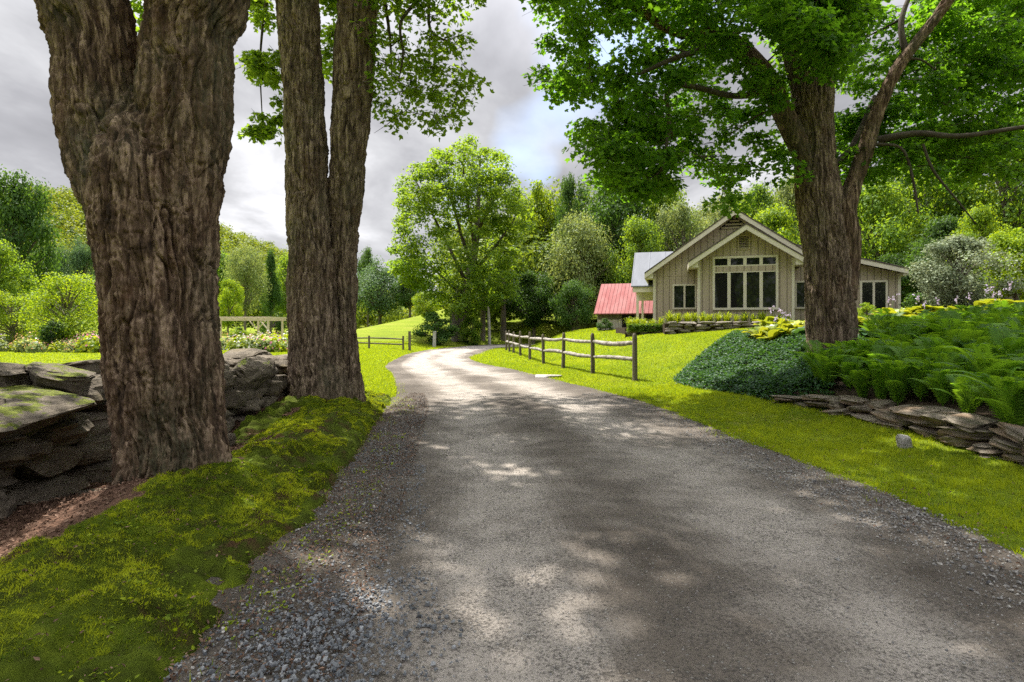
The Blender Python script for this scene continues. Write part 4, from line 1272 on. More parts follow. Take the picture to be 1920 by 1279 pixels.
# low edging wall of the bed on the right
ew = empty('stone_edging', (5.3, 8, 0), 'low flat stone edging along the fern bed on the right', 'stone edging')
e_pts = spline(BED[1:8], 400); el = np.r_[0, np.cumsum(np.linalg.norm(np.diff(e_pts, axis=0), axis=1))]
for row in range(4):
    s = .1 + row * .2
    while s < el[-1] - .3:
        p = np.array([np.interp(s, el, e_pts[:, k]) for k in range(2)])
        q = np.array([np.interp(s + .1, el, e_pts[:, k]) for k in range(2)])
        ln = sr.uniform(.3, .8) * (1.25 if row == 3 else 1)
        tot = .36 * (1 - sstep(8.5, 12.5, p[1])) + .08
        nrow = 4 if tot > .34 else (3 if tot > .26 else (2 if tot > .16 else 1))
        if row >= 4 - nrow and sr.random() < .94:
            k = row - (4 - nrow); h = tot / nrow
            a = math.atan2(q[1] - p[1], q[0] - p[0])
            wd = sr.uniform(.3, .5) * (1.2 if row == 3 else 1)
            stone_part(ew, (p[0] + .12 + sr.uniform(-.05, .05), p[1], k * h + h / 2 - .02), (ln * 1.05, wd, h * 1.22), m='stone_warm', seed=int(sr.integers(9999)), rz=a + sr.normal() * .22, tilt=(sr.normal() * .09, sr.normal() * .09), fine=True, lay=.5)
        s += ln * .97
V, F = rock((4.78, 6.95, .1), (.2, .16, .2), seed=71, rough=.12)
tag(mesh_np('rock', V, F, M['stone_pale'], smooth=True), 'small pale rock leaning in the grass against the stone edging', 'rock')
V, F = rock((W(1030, 702, 17.5)[0], 17.3, .03), (.95, .5, .1), seed=73, rough=.08)
tag(mesh_np('flat_stone', V, F, M['stone_pale'], smooth=True), 'flat pale stone set in the sunny lawn between lane and rail fence', 'stone')
for x, y, dm, lab in ((W(1142, 1150, 3)[0], 3.0, .05, 'small grey stone lying alone on the near lane'), (W(1060, 858, 6.4)[0], 6.4, .05, 'tiny stone on the lane centre')):
    pass


def ret_wall(name, pts, zt, label, nmax):
    """stacked flat stones along a polyline"""
    o = empty(name, (*pts[0], zt), label, 'stone wall')
    core = MB()
    for (x0, y0), (x1, y1) in zip(pts[:-1], pts[1:]):
        t_ = np.array([x1 - x0, y1 - y0]); Ls = np.linalg.norm(t_); t_ /= Ls
        a = math.atan2(t_[1], t_[0]); nrm = np.array([-t_[1], t_[0]])
        zb = min(Gs(x0, y0), Gs(x1, y1)) - .1
        core.beam((x0 + nrm[0] * .3, y0 + nrm[1] * .3, (zb + zt - .1) / 2), (x1 + nrm[0] * .3, y1 + nrm[1] * .3, (zb + zt - .1) / 2), .36, zt - .1 - zb)
        nr_ = max(4, int(round((zt - zb) / .115)))
        for k in range(nr_):
            h = (zt - zb) / nr_; s = -.05 + sr.uniform(0, .2)
            while s < Ls:
                ln = sr.uniform(.35, .8)
                ln = min(ln, Ls - s + .08)
                if ln > .12:
                    c = np.array([x0, y0]) + t_ * (s + ln / 2) + nrm * (.14 + sr.uniform(-.03, .03))
                    V, F = rock((c[0], c[1], zb + h * (k + .5)), (ln * 1.03, .34, h * 1.12), rz=a + sr.normal() * .03, tilt=(sr.normal() * .03, sr.normal() * .03), seed=int(sr.integers(9999)), box=.4, rough=.05)
                    mesh_np('stone', V, F, M['stone_ret'], o, smooth=True)
                s += ln
    core.build('core', M['soil'], o)
    return o


w2 = [(hx(1247, 24), 24.0), (hx(1430, 23.6), 23.6)]
ret_wall('retaining_wall', w2, hz(603, 24), 'stacked flat stone retaining wall under the big gable window', 60)
w1 = [(hx(1172, 26), 26.0), (hx(1249, 25.6), 25.6)]
ret_wall('retaining_wall', w1, hz(612, 26), 'shorter lower stacked stone wall left of the main retaining wall', 40)
# earth behind the walls
f = MB()
f.box(hx(1172, 26) + .3, 7.4, 26.2, 30, .6, hz(614, 26)); f.box(hx(1247, 24) + .3, 14, 24.3, D1 + .5, .6, hz(606, 24)); f.box(7.41, 15.5, D1 + .51, D0 + .2, .6, hz(606, 24) + .02)
tag(f.build('terrace_soil', M['soil']), 'planted terrace soil above the retaining walls', kind='structure')

# ------------------------------------------------------------------ fences
rf_ = empty('rail_fence', (2, 20, 0), 'split rail fence with dark posts and silvery rails beside the lane', 'fence')
FP = [(1190.5, 709, 84), (1111.5, 691.5, 71.5), (1056, 679.8, 62), (1019, 674, 55.5), (993.5, 666.7, 49), (975.5, 663, 43.5), (963, 660.5, 40), (955, 657.6, 38), (949.5, 655.5, 36.5)]
pos = []
for px, py, hp in FP:
    d = 1.22 * K / hp
    pos.append(np.array([hx(px, d), d, min(hz(py, d), Gs(hx(px, d), d) + .06)]))
for i, p in enumerate(pos):
    b_ = MB(); h = 1.22 + random.uniform(-.04, .04); w_ = .075
    lean = random.uniform(-.03, .03)
    zs = [(-.15, 1.05), (.5, 1), (h - .12, .95), (h - .04, .78), (h, .45)]
    V = []
    for z, s in zs:
        for k in range(8):
            a = k * math.pi / 4 + .39
            rr = w_ * s * (1.12 if k % 2 else 1.0)
            V.append((p[0] + rr * math.cos(a) * .82 + lean * z, p[1] + rr * math.sin(a), p[2] + z))
    Fq = [(i_ * 8 + k, i_ * 8 + (k + 1) % 8, i_ * 8 + 8 + (k + 1) % 8, i_ * 8 + 8 + k) for i_ in range(len(zs) - 1) for k in range(8)] + [tuple(range(32, 40))]
    b_.add(V, Fq); b_.build('post', M['post'], rf_)
for a, b_ in zip(pos[:-1], pos[1:]):
    for hgt in (.52, .98):
        t_ = (b_ - a) / np.linalg.norm(b_ - a); sag = random.uniform(-.045, .02)
        z = np.array([0, 0, 1.])
        q0, q1 = a + z * (hgt + random.uniform(-.05, .03)) - t_ * .06, b_ + z * (hgt + random.uniform(-.05, .03)) + t_ * .06
        mid1 = q0 * .65 + q1 * .35 + z * sag + np.array([random.uniform(-.04, .04), 0, 0]); mid2 = q0 * .3 + q1 * .7 + z * sag * .9
        V, F = tube([q0, q0 * .9 + q1 * .1, mid1, mid2, q0 * .1 + q1 * .9, q1], [.032, .055, .068, .065, .052, .03], 9, .06, bark=.012, seed=random.randint(0, 999), k=9)
        mesh_np('rail', V, F, M['rail'], rf_, smooth=True)

ff = empty('rail_fence', (hx(700, 34.7), 34.7, .3), 'low dark rail fence in front of the meadow beyond the left maples', 'fence')
d = 34.7
FL = [(560, .85), (628, .85), (692, .8), (756, .86)]
for px, h in FL + [(768, 1.2)]:
    x = hx(px, d); z = Gs(x, d); b_ = MB(); s = .1 if h < 1 else .14
    b_.box(x - s / 2, x + s / 2, d - s / 2, d + s / 2, z - .2, z + h); b_.build('post', M['post'], ff)
for (p0, _), (p1, _) in zip(FL[:-1], FL[1:]):
    for h in (.34, .66):
        x0, x1 = hx(p0, d), hx(p1, d)
        V, F = tube([(x0, d - .02, Gs(x0, d) + h), ((x0 + x1) / 2, d - .02, Gs((x0 + x1) / 2, d) + h + random.uniform(-.03, .03)), (x1, d - .02, Gs(x1, d) + h)], [.04, .045, .04], 8, .2)
        mesh_np('rail', V, F, M['post'], ff, smooth=True)
x = hx(814.5, 40); gp = empty('marker_post', (x, 40, Gs(x, 40)), 'short pale grey post standing beside the lane bend', 'post')
V, F = tube([(x, 40, Gs(x, 40) - .1), (x, 40, Gs(x, 40) + .5), (x + .02, 40, hz(622, 40))], [.12, .115, .11], 10, .2); mesh_np('shaft', V, F, M['grey_post'], gp, smooth=True)
V, F = rock((x + .02, 40, hz(622, 40)), (.24, .24, .06), seed=3); mesh_np('top', V, F, M['grey_post'], gp, smooth=True)

# low dark vehicle-like stack of boards behind the fence is a timber pile
x = hx(1003, 41); 

# pergola
pd = 52.
pg = empty('pergola', (hx(460, pd), pd, Gs(hx(460, pd), pd)), 'pale wooden pergola with angled braces among the garden flowers', 'pergola')
x0, x1, y0, y1 = hx(380, pd), hx(503, pd), pd, pd + 3.2
zt = hz(601, pd); z0 = Gs(x0, pd)
for x in (x0, x1):
    for y in (y0, y1):
        b_ = MB(); b_.box(x - .08, x + .08, y - .08, y + .08, z0 - .1, zt); b_.build('post', M['pergola'], pg)
xm = hx(455, pd)
b_ = MB(); b_.box(xm - .08, xm + .08, y1 - .08, y1 + .08, z0, zt); b_.build('post', M['pergola'], pg)
for y in (y0, y1):
    b_ = MB(); b_.box(x0 - .4, x1 + .3, y - .06, y + .06, zt + .003, zt + .2); b_.build('beam', M['pergola'], pg)
for k in range(12):
    x = x0 - .2 + k * (x1 - x0 + .4) / 11
    b_ = MB(); b_.box(x - .03, x + .03, y0 - .4, y1 + .4, zt + .203, zt + .36); b_.build('rafter', M['pergola'], pg)
for x, s in ((x0, 1), (x1, -1), (xm, -1), (xm, 1)):
    b_ = MB(); yy = y1 - .2 if x == xm else y0
    b_.beam((x + s * .05, yy, zt - .8), (x + s * .75, yy, zt - .02), .09, .09); b_.build('brace', M['pergola'], pg)

# ------------------------------------------------------------------ plants
def frond(L, lift, az, r, n=30, wid=.16):
    t = np.linspace(0, 1, n)
    hor = L * (.15 * t + .75 * t ** 1.7) * math.cos(lift); z = L * (1.25 * t - .62 * t ** 2.3) * math.sin(lift) + 0
    ca, sa = math.cos(az), math.sin(az)
    P = np.stack([hor * ca, hor * sa, z], 1)
    T = np.gradient(P, axis=0); T /= np.linalg.norm(T, axis=1, keepdims=True)
    S = np.array([-sa, ca, 0.])
    V, F, n0 = [], [], 0
    w = wid * L * np.sin(np.pi * np.clip(t * .86 + .1, 0, 1)) ** .8
    for i in range(3, n):
        for s in (-1, 1):
            d = S * s * .93 + T[i] * .42 + np.array([0, 0, -.12])
            tip = P[i] + d * w[i] * r.uniform(.85, 1.1)
            q = T[i] * L / n * .3
            mid = P[i] * .55 + tip * .45
            V += [P[i] - q * .7, mid - q, tip, mid + q + np.array([0, 0, .004])]
            F.append((n0, n0 + 1, n0 + 2, n0 + 3)); n0 += 4
    for i in range(n - 1):
        V += [P[i] - S * .004, P[i] + S * .004, P[i + 1] + S * .003, P[i + 1] - S * .003]
        F.append((n0, n0 + 1, n0 + 2, n0 + 3)); n0 += 4
    return np.array(V), np.array(F)


def make_fern(seed):
    r = np.random.default_rng(seed); o = empty('fern', (0, -500, 0)); parts = []
    k_ = 14
    for k in range(k_):
        V, F = frond(r.uniform(.6, 1.0), R(r.uniform(50, 82)), k * 6.283 / k_ + r.uniform(-.3, .3), r)
        parts.append((V, F, np.full(len(F), np.clip(r.normal(.5, .25), 0, 1)) + r.normal(size=len(F)) * .08))
    V, F, T = join(parts)
    mesh_np('fronds', V, F, M['fern'], o, tone=np.clip(T, 0, 1), world=False)
    return o


def strap_leaf(L, w, lift, az, r, seg=5, broad=False, droop=.6):
    t = np.linspace(0, 1, seg + 1)
    ca, sa = math.cos(az), math.sin(az)
    hor = L * t * math.cos(lift) * (.6 + .4 * t); z = L * (t * math.sin(lift) * 1.25 - droop * t ** 2.4 * .8)
    ww = w * (np.sin(np.pi * np.clip(t * .93 + .05, 0, 1)) ** .7 if broad else (1 - t) ** .5 * (t + .35) ** .2)
    S = np.array([-sa, ca, 0])
    P = np.stack([hor * ca, hor * sa, z], 1)
    V = np.concatenate([P - S * ww[:, None] / 2 + np.array([0, 0, .12]) * ww[:, None] * broad, P, P + S * ww[:, None] / 2 + np.array([0, 0, .12]) * ww[:, None] * broad])
    n = seg + 1; F = []
    for b_ in (0, n):
        for i in range(seg): F.append((b_ + i, b_ + n + i, b_ + n + i + 1, b_ + i + 1))
    return V, np.array(F)


def make_clump(name, material, nl, L, w, lifts, seed, broad, droop, flower=None, nf=0, fh=0):
    r = np.random.default_rng(seed); o = empty(name, (0, -500, 0)); parts = []
    for k in range(nl):
        V, F = strap_leaf(r.uniform(.7, 1.1) * L, w * r.uniform(.8, 1.2), R(r.uniform(*lifts)), r.uniform(0, 6.283), r, 5, broad, droop)
        V = V + np.array([r.normal() * .05, r.normal() * .05, 0])
        parts.append((V, F, np.clip(r.normal(.5, .3) + r.normal(size=len(F)) * .1, 0, 1)))
    V, F, T = join(parts)
    mesh_np('leaves', V, F, material, o, tone=T, world=False)
    if flower is not None:
        pp, st = [], []
        for k in range(nf):
            a = r.uniform(0, 6.283); rr = r.uniform(0, .3) * L; h = fh * r.uniform(.75, 1.1)
            top = np.array([math.cos(a) * rr * 1.6, math.sin(a) * rr * 1.6, h])
            st.append(tube([np.array([0, 0, .05]), top * np.array([.5, .5, .6]), top], [.006, .005, .003], 4, .15))
            n_ = 9
            pp.append(top - np.array([0, 0, 1]) * r.uniform(0, .2, (n_, 1)) + r.normal(size=(n_, 3)) * .03)
        V, F, _ = join(st); mesh_np('stalks', V, F, M['stem'], o, world=False)
        p = np.concatenate(pp); V, F = leaf_cloud(p, r.normal(size=p.shape), np.full(len(p), .06), QUAD, r)
        mesh_np('flowers', V, F, flower, o, tone=r.uniform(0, 1, len(F)), world=False)
    return o


def put(protos, spots, label, cat, group, smin=.85, smax=1.15):
    for i, (x, y, z) in enumerate(spots):
        o = protos[i] if i < len(protos) else copy_tree(protos[i % len(protos)])
        o.location = (float(x), float(y), float(z)); s = random.uniform(smin, smax); o.scale = (s, s, s * random.uniform(.92, 1.1)); o.rotation_euler = (0, 0, random.uniform(0, 6.28))
        tag(o, label, cat, group)


pr_ = np.random.default_rng(91)
# ferns
spots = []
while len(spots) < 200:
    y = pr_.uniform(5.2, 14.5); x = pr_.uniform(5.4, 13)
    px = 960 + x * K / y
    if px > 2000 or px < 1540 or x < 5.3: continue
    if y > 10.5 and px < 1640: continue
    if math.hypot(x - 7.3, y - 13) < 1.1: continue
    if any((x - a) ** 2 + (y - b_) ** 2 < .27 ** 2 for a, b_ in spots): continue
    if bed_d(np.array([x]), np.array([y]))[0] < .14: continue
    spots.append((x, y))
sx_ = np.array([s[0] for s in spots]); sy_ = np.array([s[1] for s in spots]); zz = bed_z(sx_, sy_)
put([make_fern(s) for s in (1, 2, 3, 4)], list(zip(sx_, sy_, zz)), 'arching green fern, one of the mass of ferns right of the maple', 'fern', 'ferns massed in the planting bed', .85, 1.45)

# pachysandra ground cover
n = 26000
x = pr_.uniform(3.9, 8.6, n); y = pr_.uniform(9.2, 19, n)
d_ = bed_d(x, y); px = 960 + x * K / y
k = (d_ > -.05) & (px < 1700) & ~((px > 1560) & (y < 10.8)) & (np.hypot(x - 7.3, y - 13) > .35)
x, y, d_ = x[k], y[k], d_[k]
z = bed_z(x, y) + .16 * sstep(-.05, .3, d_) + pr_.uniform(-.06, .06, len(x)) + .11 * n2(x, y, 1.8, 61)
parts = []
for q in range(4):
    nr = pr_.normal(size=(len(x), 3)) * .45 + np.array([0, 0, 1.])
    p = np.stack([x, y, z], 1) + pr_.normal(size=(len(x), 3)) * np.array([.02, .02, .012])
    V, F = leaf_cloud(p, nr, pr_.uniform(.05, .085, len(x)), OVAL, pr_)
    parts.append((V, F, np.clip(pr_.normal(.45, .28, len(x)), 0, 1)))
V, F, T = join(parts)
tag(mesh_np('ground_cover', V, F, M['ground_cover'], tone=T), 'dark glossy pachysandra ground cover around the maple foot', 'ground cover', kind='stuff')
# bright low grasses on the sunny rim of the mound
# hostas
def spots_px(lst):
    out = []
    for px, d in lst:
        x = hx(px, d); out.append((x, d, float(bed_z(np.array([x]), np.array([d]))[0])))
    return out


hp = [make_clump('hosta', M['hosta'], 26, .62, .3, (20, 70), s, True, .5, M['lilac'] if s == 2 else None, 2, .72) for s in (1, 2)]
put(hp, spots_px([(1435, 16.5), (1462, 17.5), (1448, 18.3), (1480, 16.6), (1490, 18.2), (1455, 15.6), (1630, 17), (1668, 18), (1702, 17.5), (1735, 16.6), (1760, 18.5), (1795, 17.5), (1830, 16), (1865, 17), (1895, 15.5), (1925, 16.5), (1690, 19), (1850, 18.5), (1790, 15.6), (1720, 19)]), 'clump of yellow edged hosta leaves in the bed behind the maple', 'hosta', 'hostas behind the maple trunk', 1.1, 1.5)
hg = [make_clump('hosta', M['hosta_green'], 24, .6, .32, (15, 65), s, True, .5) for s in (5, 6)]
put(hg, spots_px([(1632, 15), (1660, 15.4), (1690, 15.2), (1722, 14.8), (1478, 15.4), (1500, 16)]), 'clump of broad dark green hosta leaves beside the maple trunk', 'hosta', 'green hostas beside the trunk', .9, 1.15)
# daylilies on the terrace
dl = [make_clump('daylily', M['daylily'], 60, .75, .03, (45, 85), s, False, .75) for s in (1, 2, 3)]
zt2, zt1 = hz(606, 24), hz(614, 26)
put(dl, [(hx(px, d), d, zt2) for px, d in ((1256, 24.45), (1272, 24.6), (1288, 24.4), (1303, 24.7), (1318, 24.45), (1333, 24.6), (1348, 24.4), (1364, 24.6), (1380, 24.4), (1396, 24.6), (1412, 24.4), (1428, 24.6), (1445, 24.4), (1462, 24.5), (1478, 24.7), (1262, 25.1), (1290, 25.2), (1325, 25.2), (1360, 25.2), (1395, 25.2), (1430, 25.2), (1465, 25.2))], 'yellow green daylily clump on the terrace under the gable windows', 'daylily', 'daylilies along the main retaining wall', .85, 1.1)
d2 = copy_tree(dl[0])
put([d2], [(hx(px, d), d, zt1) for px, d in ((1180, 26.5), (1195, 26.6), (1210, 26.4), (1225, 26.6), (1238, 26.4), (1188, 27), (1205, 27.1), (1222, 27))], 'yellow green daylily clump on the shorter left retaining wall', 'daylily', 'daylilies on the shorter wall', .85, 1.05)
# trailing ivy on the shorter wall
n = 1500
x = pr_.uniform(hx(1176, 26), hx(1247, 25.7), n); p = np.stack([x, 25.93 - .08 * pr_.random(n) - (x - hx(1176, 26)) * .17 * 1.0, zt1 + .12 - .3 * pr_.random(n) ** 2], 1)
V, F = leaf_cloud(p, pr_.normal(size=(n, 3)) * .5 + np.array([0, -.8, .6]), pr_.uniform(.06, .1, n), OVAL, pr_)
tag(mesh_np('ivy', V, F, M['leaf_mid'], tone=pr_.uniform(0, 1, n)), 'leafy ivy trailing over the shorter left retaining wall', 'ivy')

# flower garden, far left
FK = [('pink', 'magenta pink', 'pink'), ('white_p', 'white', 'white'), ('lilac', 'pale lilac', 'lilac'), ('orange_p', 'orange', 'orange'), ('yellow_p', 'yellow', 'yellow')]
fl = {}
def mound(name, seed, flower):
    r = np.random.default_rng(seed); o = empty(name, (0, -500, 0))
    n = 420; d = r.normal(size=(n, 3)); d /= np.linalg.norm(d, axis=1, keepdims=True); d[:, 2] = np.abs(d[:, 2])
    p = d * r.uniform(.4, 1, (n, 1)) * np.array([.55, .55, .6])
    V, F = leaf_cloud(p, d + r.normal(size=d.shape) * .4, r.uniform(.1, .2, n), QUAD, r)
    mesh_np('leaves', V, F, M['leaf_pale'] if seed % 2 else M['daylily'], o, tone=r.uniform(0, 1, n), world=False)
    n = 42; d = r.normal(size=(n, 3)); d /= np.linalg.norm(d, axis=1, keepdims=True); d[:, 2] = np.abs(d[:, 2]) * .8 + .2
    p = d * r.uniform(.85, 1.15, (n, 1)) * np.array([.55, .55, .66])
    V, F = leaf_cloud(p, d, r.uniform(.05, .1, n), QUAD, r)
    mesh_np('flowers', V, F, flower, o, tone=r.uniform(0, 1, n), world=False)
    return o
for i, (mk_, word, _) in enumerate(FK):
    ps = [mound('flowering_perennial', 10 * i + s, M[mk_]) for s in (1, 2)]
    sp = []
    for k in range(17):
        if k < 11: px = pr_.uniform(-30, 190)
        else: px = pr_.uniform(412, 545)
        if mk_ == 'pink' and k < 6: px = pr_.uniform(120, 188)
        if mk_ == 'lilac' and k >= 3: px = pr_.uniform(412, 545)
        d = pr_.uniform(28.5, 41)
        sp.append((hx(px, d), d, Gs(hx(px, d), d)))
    put(ps, sp, word + ' flowering perennial clump in the garden behind the stone wall', 'flower clump', word + ' flowers in the far garden', .8, 1.5)

# ------------------------------------------------------------------ grass, moss, litter, gravel
def scatter(n, x0, x1, y0, y1, keep):
    x = rng.uniform(x0, x1, n); y = rng.uniform(y0, y1, n)
    k = keep(x, y)
    return x[k], y[k]


def lawn_ok(x, y):
    ok = road_sd(x, y) + .16 * n2(x, y, 1.6, 9, 4) > .02
    ok &= bed_d(x, y) < .02
    ok &= ~((x < -2) & (y < 12.2) & (x > -5.9))
    ok &= np.abs(x) < .98 * y + 1
    return ok


parts = []
x, y = scatter(230000, 2.2, 6, 2.5, 14, lambda x, y: lawn_ok(x, y) & (n2(x, y, 1.7, 97, 4) + .25 * rng.normal(size=len(x)) > -.42))
z = ground_z(x, y); patch_ = n2(x, y, 1.1, 71, 3)
d_ = np.clip(.42 + 1.3 * patch_ + 1.3 * n2(x, y, 13, 79, 2) + rng.normal(size=len(x)) * .22, 0, 1)
V, F, T = blades(x, y, z - .01, rng.uniform(.015, .055, len(x)) * (1 + .5 * patch_ + 1.3 * n2(x, y, 13, 79, 2)).clip(.3), np.full(len(x), .011), np.full(len(x), .02)); parts.append((V, F, d_))
x, y = scatter(190000, -3, 12, 12, 24, lawn_ok)
z = ground_z(x, y); patch_ = 1.5 * n2(x, y, .8, 72, 4)
V, F, T = blades(x, y, z - .01, rng.uniform(.03, .065, len(x)), np.full(len(x), .02), np.full(len(x), .03)); parts.append((V, F, np.clip(.5 + .7 * patch_ + rng.normal(size=len(x)) * .2, 0, 1)))
x, y = scatter(120000, -12, 9, 24, 42, lawn_ok)
z = ground_z(x, y)
V, F, T = blades(x, y, z - .01, rng.uniform(.04, .08, len(x)), np.full(len(x), .045), np.full(len(x), .04)); parts.append((V, F, T))
x, y = scatter(130000, -9, -2.2, 10, 24, lambda x, y: lawn_ok(x, y) | ((x > -5) & (x < -2.3) & (y > 11) & (y < 13) & (road_sd(x, y) > .1)))
z = ground_z(x, y)
V, F, T = blades(x, y, z - .01, rng.uniform(.03, .065, len(x)), np.full(len(x), .02), np.full(len(x), .03)); parts.append((V, F, T))
x, y = scatter(80000, -32, -5.8, 6, 32, lambda x, y: np.abs(x) < .98 * y + 1)
z = ground_z(x, y)
V, F, T = blades(x, y, z - .01, rng.uniform(.04, .07, len(x)), np.full(len(x), .045), np.full(len(x), .03)); parts.append((V, F, T))
V, F, T = join(parts)
tag(mesh_np('grass', V, F, M['grass'], tone=T), 'short yellow green lawn grass', 'grass', kind='stuff')

# moss tufts on the bank
x, y = scatter(420000, -3.6, -1.3, 1.8, 12.6, lambda x, y: (x < moss_edge(y) + .05 * n2(x, y, 3, 73) - .04) & (x > np.where(y > 7.6, -4.3, -3.05 + .2 * n2(x, y, 1.5, 74))) & (n2(x, y, 2.2, 75, 4) > -.1))
z = moss_z(x, y)
tn = np.clip(.4 + 1.5 * n2(x, y, 1.6, 76, 4) + 1.2 * n2(x, y, 14, 77, 2) + rng.normal(size=len(x)) * .15, 0, 1)
near = 1 - sstep(2, 8, y)
V, F, T = blades(x, y, z - .004, rng.uniform(.006, .024, len(x)) * (1 + .9 * n2(x, y, 14, 77, 2)), .005 + .008 * (1 - near), np.full(len(x), .012))
tag(mesh_np('moss', V, F, M['moss'], tone=tn), 'soft green moss covering the left bank', 'moss', kind='stuff')
# weeds and longer grass on bank and lane edge
x, y = scatter(9000, -3.1, -1.15, 2, 12, lambda x, y: x < moss_edge(y) + .5)
z = np.maximum(moss_z(x, y), .0)
nb = rng.normal(size=(len(x), 3)) * .5 + np.array([0, 0, 1.])
k = n2(x, y, 1.7, 77) > .12
V, F = leaf_cloud(np.stack([x, y, z + .01], 1)[k], nb[k], rng.uniform(.01, .032, k.sum()) * (1 + .8 * (rng.random(k.sum()) < .04)), OVAL)
tag(mesh_np('weeds', V, F, M['grass'], tone=rng.uniform(0, 1, k.sum())), 'small weeds along the lane edge', 'weeds', kind='stuff')

# litter chips
x1_, y1_ = scatter(15000, -4.3, -2.6, 2.2, 9.5, lambda x, y: x < -2.95 + .2 * n2(x, y, 1.5, 78))
x2_, y2_ = scatter(22000, -2.3, -.6, 2.2, 13, lambda x, y: (x > moss_edge(y) - .1) & (x < moss_edge(y) + .75))
x3_, y3_ = scatter(5200, 2.4, 5.3, 3, 12, lambda x, y: (rng.random(len(x)) < .12) | (np.abs(road_sd(x, y)) < .35))
x4_, y4_ = scatter(2600, -3.2, -1.5, 2, 12, lambda x, y: x < moss_edge(y) - .05)
x, y = np.r_[x1_, x2_, x3_, x4_], np.r_[y1_, y2_, y3_, y4_]
z = np.r_[G(x1_, y1_) + .025 * n2(x1_, y1_, 3, 41, 4) + .012, np.full(len(x2_), .018), np.where(road_sd(x3_, y3_) > 0, ground_z(x3_, y3_) + .035, .02), moss_z(x4_, y4_) + .012]
nr = rng.normal(size=(len(x), 3)) * .45 + np.array([0, 0, 1.])
sz = rng.uniform(.012, .045, len(x)); sz[len(x1_):] *= .75
V, F = leaf_cloud(np.stack([x, y, z], 1), nr, sz, np.array([(0, 0, 0), (.25, .3, .1), (.1, 1, .05), (-.2, .5, .12)]))
tag(mesh_np('leaf_litter', V, F, M['litter'], tone=rng.uniform(0, 1, len(x)) ** 1.6), 'brown leaf and bark litter under the maples', 'leaf litter', kind='stuff')

# gravel
_o = np.array([(1, 0, 0), (-1, 0, 0), (0, 1, 0), (0, -1, 0), (0, 0, 1), (0, 0, -1)], float)
CUBE = np.array([(x, y, z) for z in (-1, 1) for y in (-1, 1) for x in (-1, 1)], float) * .62
CUBE[[4, 5, 6, 7], :2] *= .72
CF = np.array([(0, 2, 3, 1), (4, 5, 7, 6), (0, 1, 5, 4), (2, 6, 7, 3), (0, 4, 6, 2), (1, 3, 7, 5)])


def pebbles(x, y, z, s, material, name, label, tone):
    N = len(x)
    V = CUBE[None] + rng.normal(size=(N, 8, 3)) * .16
    dm = s[:, None] * rng.uniform(.6, 1.2, (N, 3)) * np.array([1, 1, .62])
    V = V * dm[:, None]
    a = rng.uniform(0, 6.283, N); c, sn = np.cos(a)[:, None], np.sin(a)[:, None]
    tl = rng.normal(size=N)[:, None] * .35
    X_, Y_, Z_ = V[..., 0], V[..., 1], V[..., 2]
    Y_, Z_ = Y_ * np.cos(tl) - Z_ * np.sin(tl), Y_ * np.sin(tl) + Z_ * np.cos(tl)
    V = np.stack([X_ * c - Y_ * sn + x[:, None], X_ * sn + Y_ * c + y[:, None], Z_ + z[:, None]], 2)
    F = (CF[None] + np.arange(N)[:, None, None] * 8).reshape(-1, 4)
    return tag(mesh_np(name, V.reshape(-1, 3), F, material, tone=np.repeat(tone, 6)), label, 'gravel', kind='stuff')


def zroad(x, y):
    return np.zeros_like(x) + .004


# dark crushed stone along the left lane edge
def left_g(x, y):
    e = x - moss_edge(y)
    return (e > .05 + .1 * n2(x, y, 2, 81)) & (e < .95 + .35 * n2(x, y, .9, 82) - .02 * y)
x, y = scatter(30000, -2.2, .4, 2.1, 12.5, left_g)
k = rng.random(len(x)) < np.clip(.62 - .035 * y + 1.1 * n2(x, y, 1.4, 83), .06, 1); x, y = x[k], y[k]
s = rng.uniform(.005, .013, len(x)) * (1 + .35 * n2(x, y, 2, 84))
pebbles(x, y, zroad(x, y) + s * .3, s, M['pebble_d'], 'crushed_stone', 'loose dark blue grey crushed stone on the left lane edge', np.clip(rng.normal(.4, .25, len(x)), 0, 1))
x, y = scatter(16000, -1.6, .1, 2.1, 4.2, lambda x, y: np.hypot((x + .92) / .5, (y - 2.6) / .62) + .7 * n2(x, y, 1.8, 85, 4) < 1.5 * rng.random(len(x)) ** .9)
s = rng.uniform(.004, .012, len(x)) * rng.choice([.8, 1, 1.5], len(x)); zc_ = .035 * np.clip(1 - np.hypot((x + .92) / .5, (y - 2.7) / .62), 0, 1)
pebbles(x, y, zc_ + s * .3, s, M['pebble_d'], 'gravel_heap', 'spread of dark crushed stone at the lower left of the lane', np.clip(rng.normal(.35, .25, len(x)), 0, 1))
# loose pale stone along the right lane edge
x, y = scatter(26000, 1.2, 3.9, 2.2, 13, lambda x, y: (road_sd(x, y) < .12) & (road_sd(x, y) > -.75))
k = rng.random(len(x)) < np.clip(.55 - .03 * y + 1.0 * n2(x, y, 1.1, 93), .04, 1); x, y = x[k], y[k]
s = rng.uniform(.004, .014, len(x)) * (1 + .4 * n2(x, y, 3, 94))
pebbles(x, y, zroad(x, y) + s * .3, s, M['pebble'], 'loose_gravel', 'loose pale broken stone along the right lane edge', np.clip(rng.normal(.5, .3, len(x)), 0, 1))
# ragged grass tufts creeping over the edges
x, y = scatter(60000, -3.2, 4, 2.2, 20, lambda x, y: (np.abs(road_sd(x, y) + .02) < .22) & (n2(x, y, 2.4, 95, 3) > .08) & (n2(x, y, 11, 96, 2) > 0))
V, F, T = blades(x, y, np.maximum(ground_z(x, y), -.01), rng.uniform(.02, .085, len(x)), np.full(len(x), .008), np.full(len(x), .03))
tag(mesh_np('tufts', V, F, M['grass'], tone=T), 'ragged grass tufts at the lane edges', 'grass', kind='stuff')
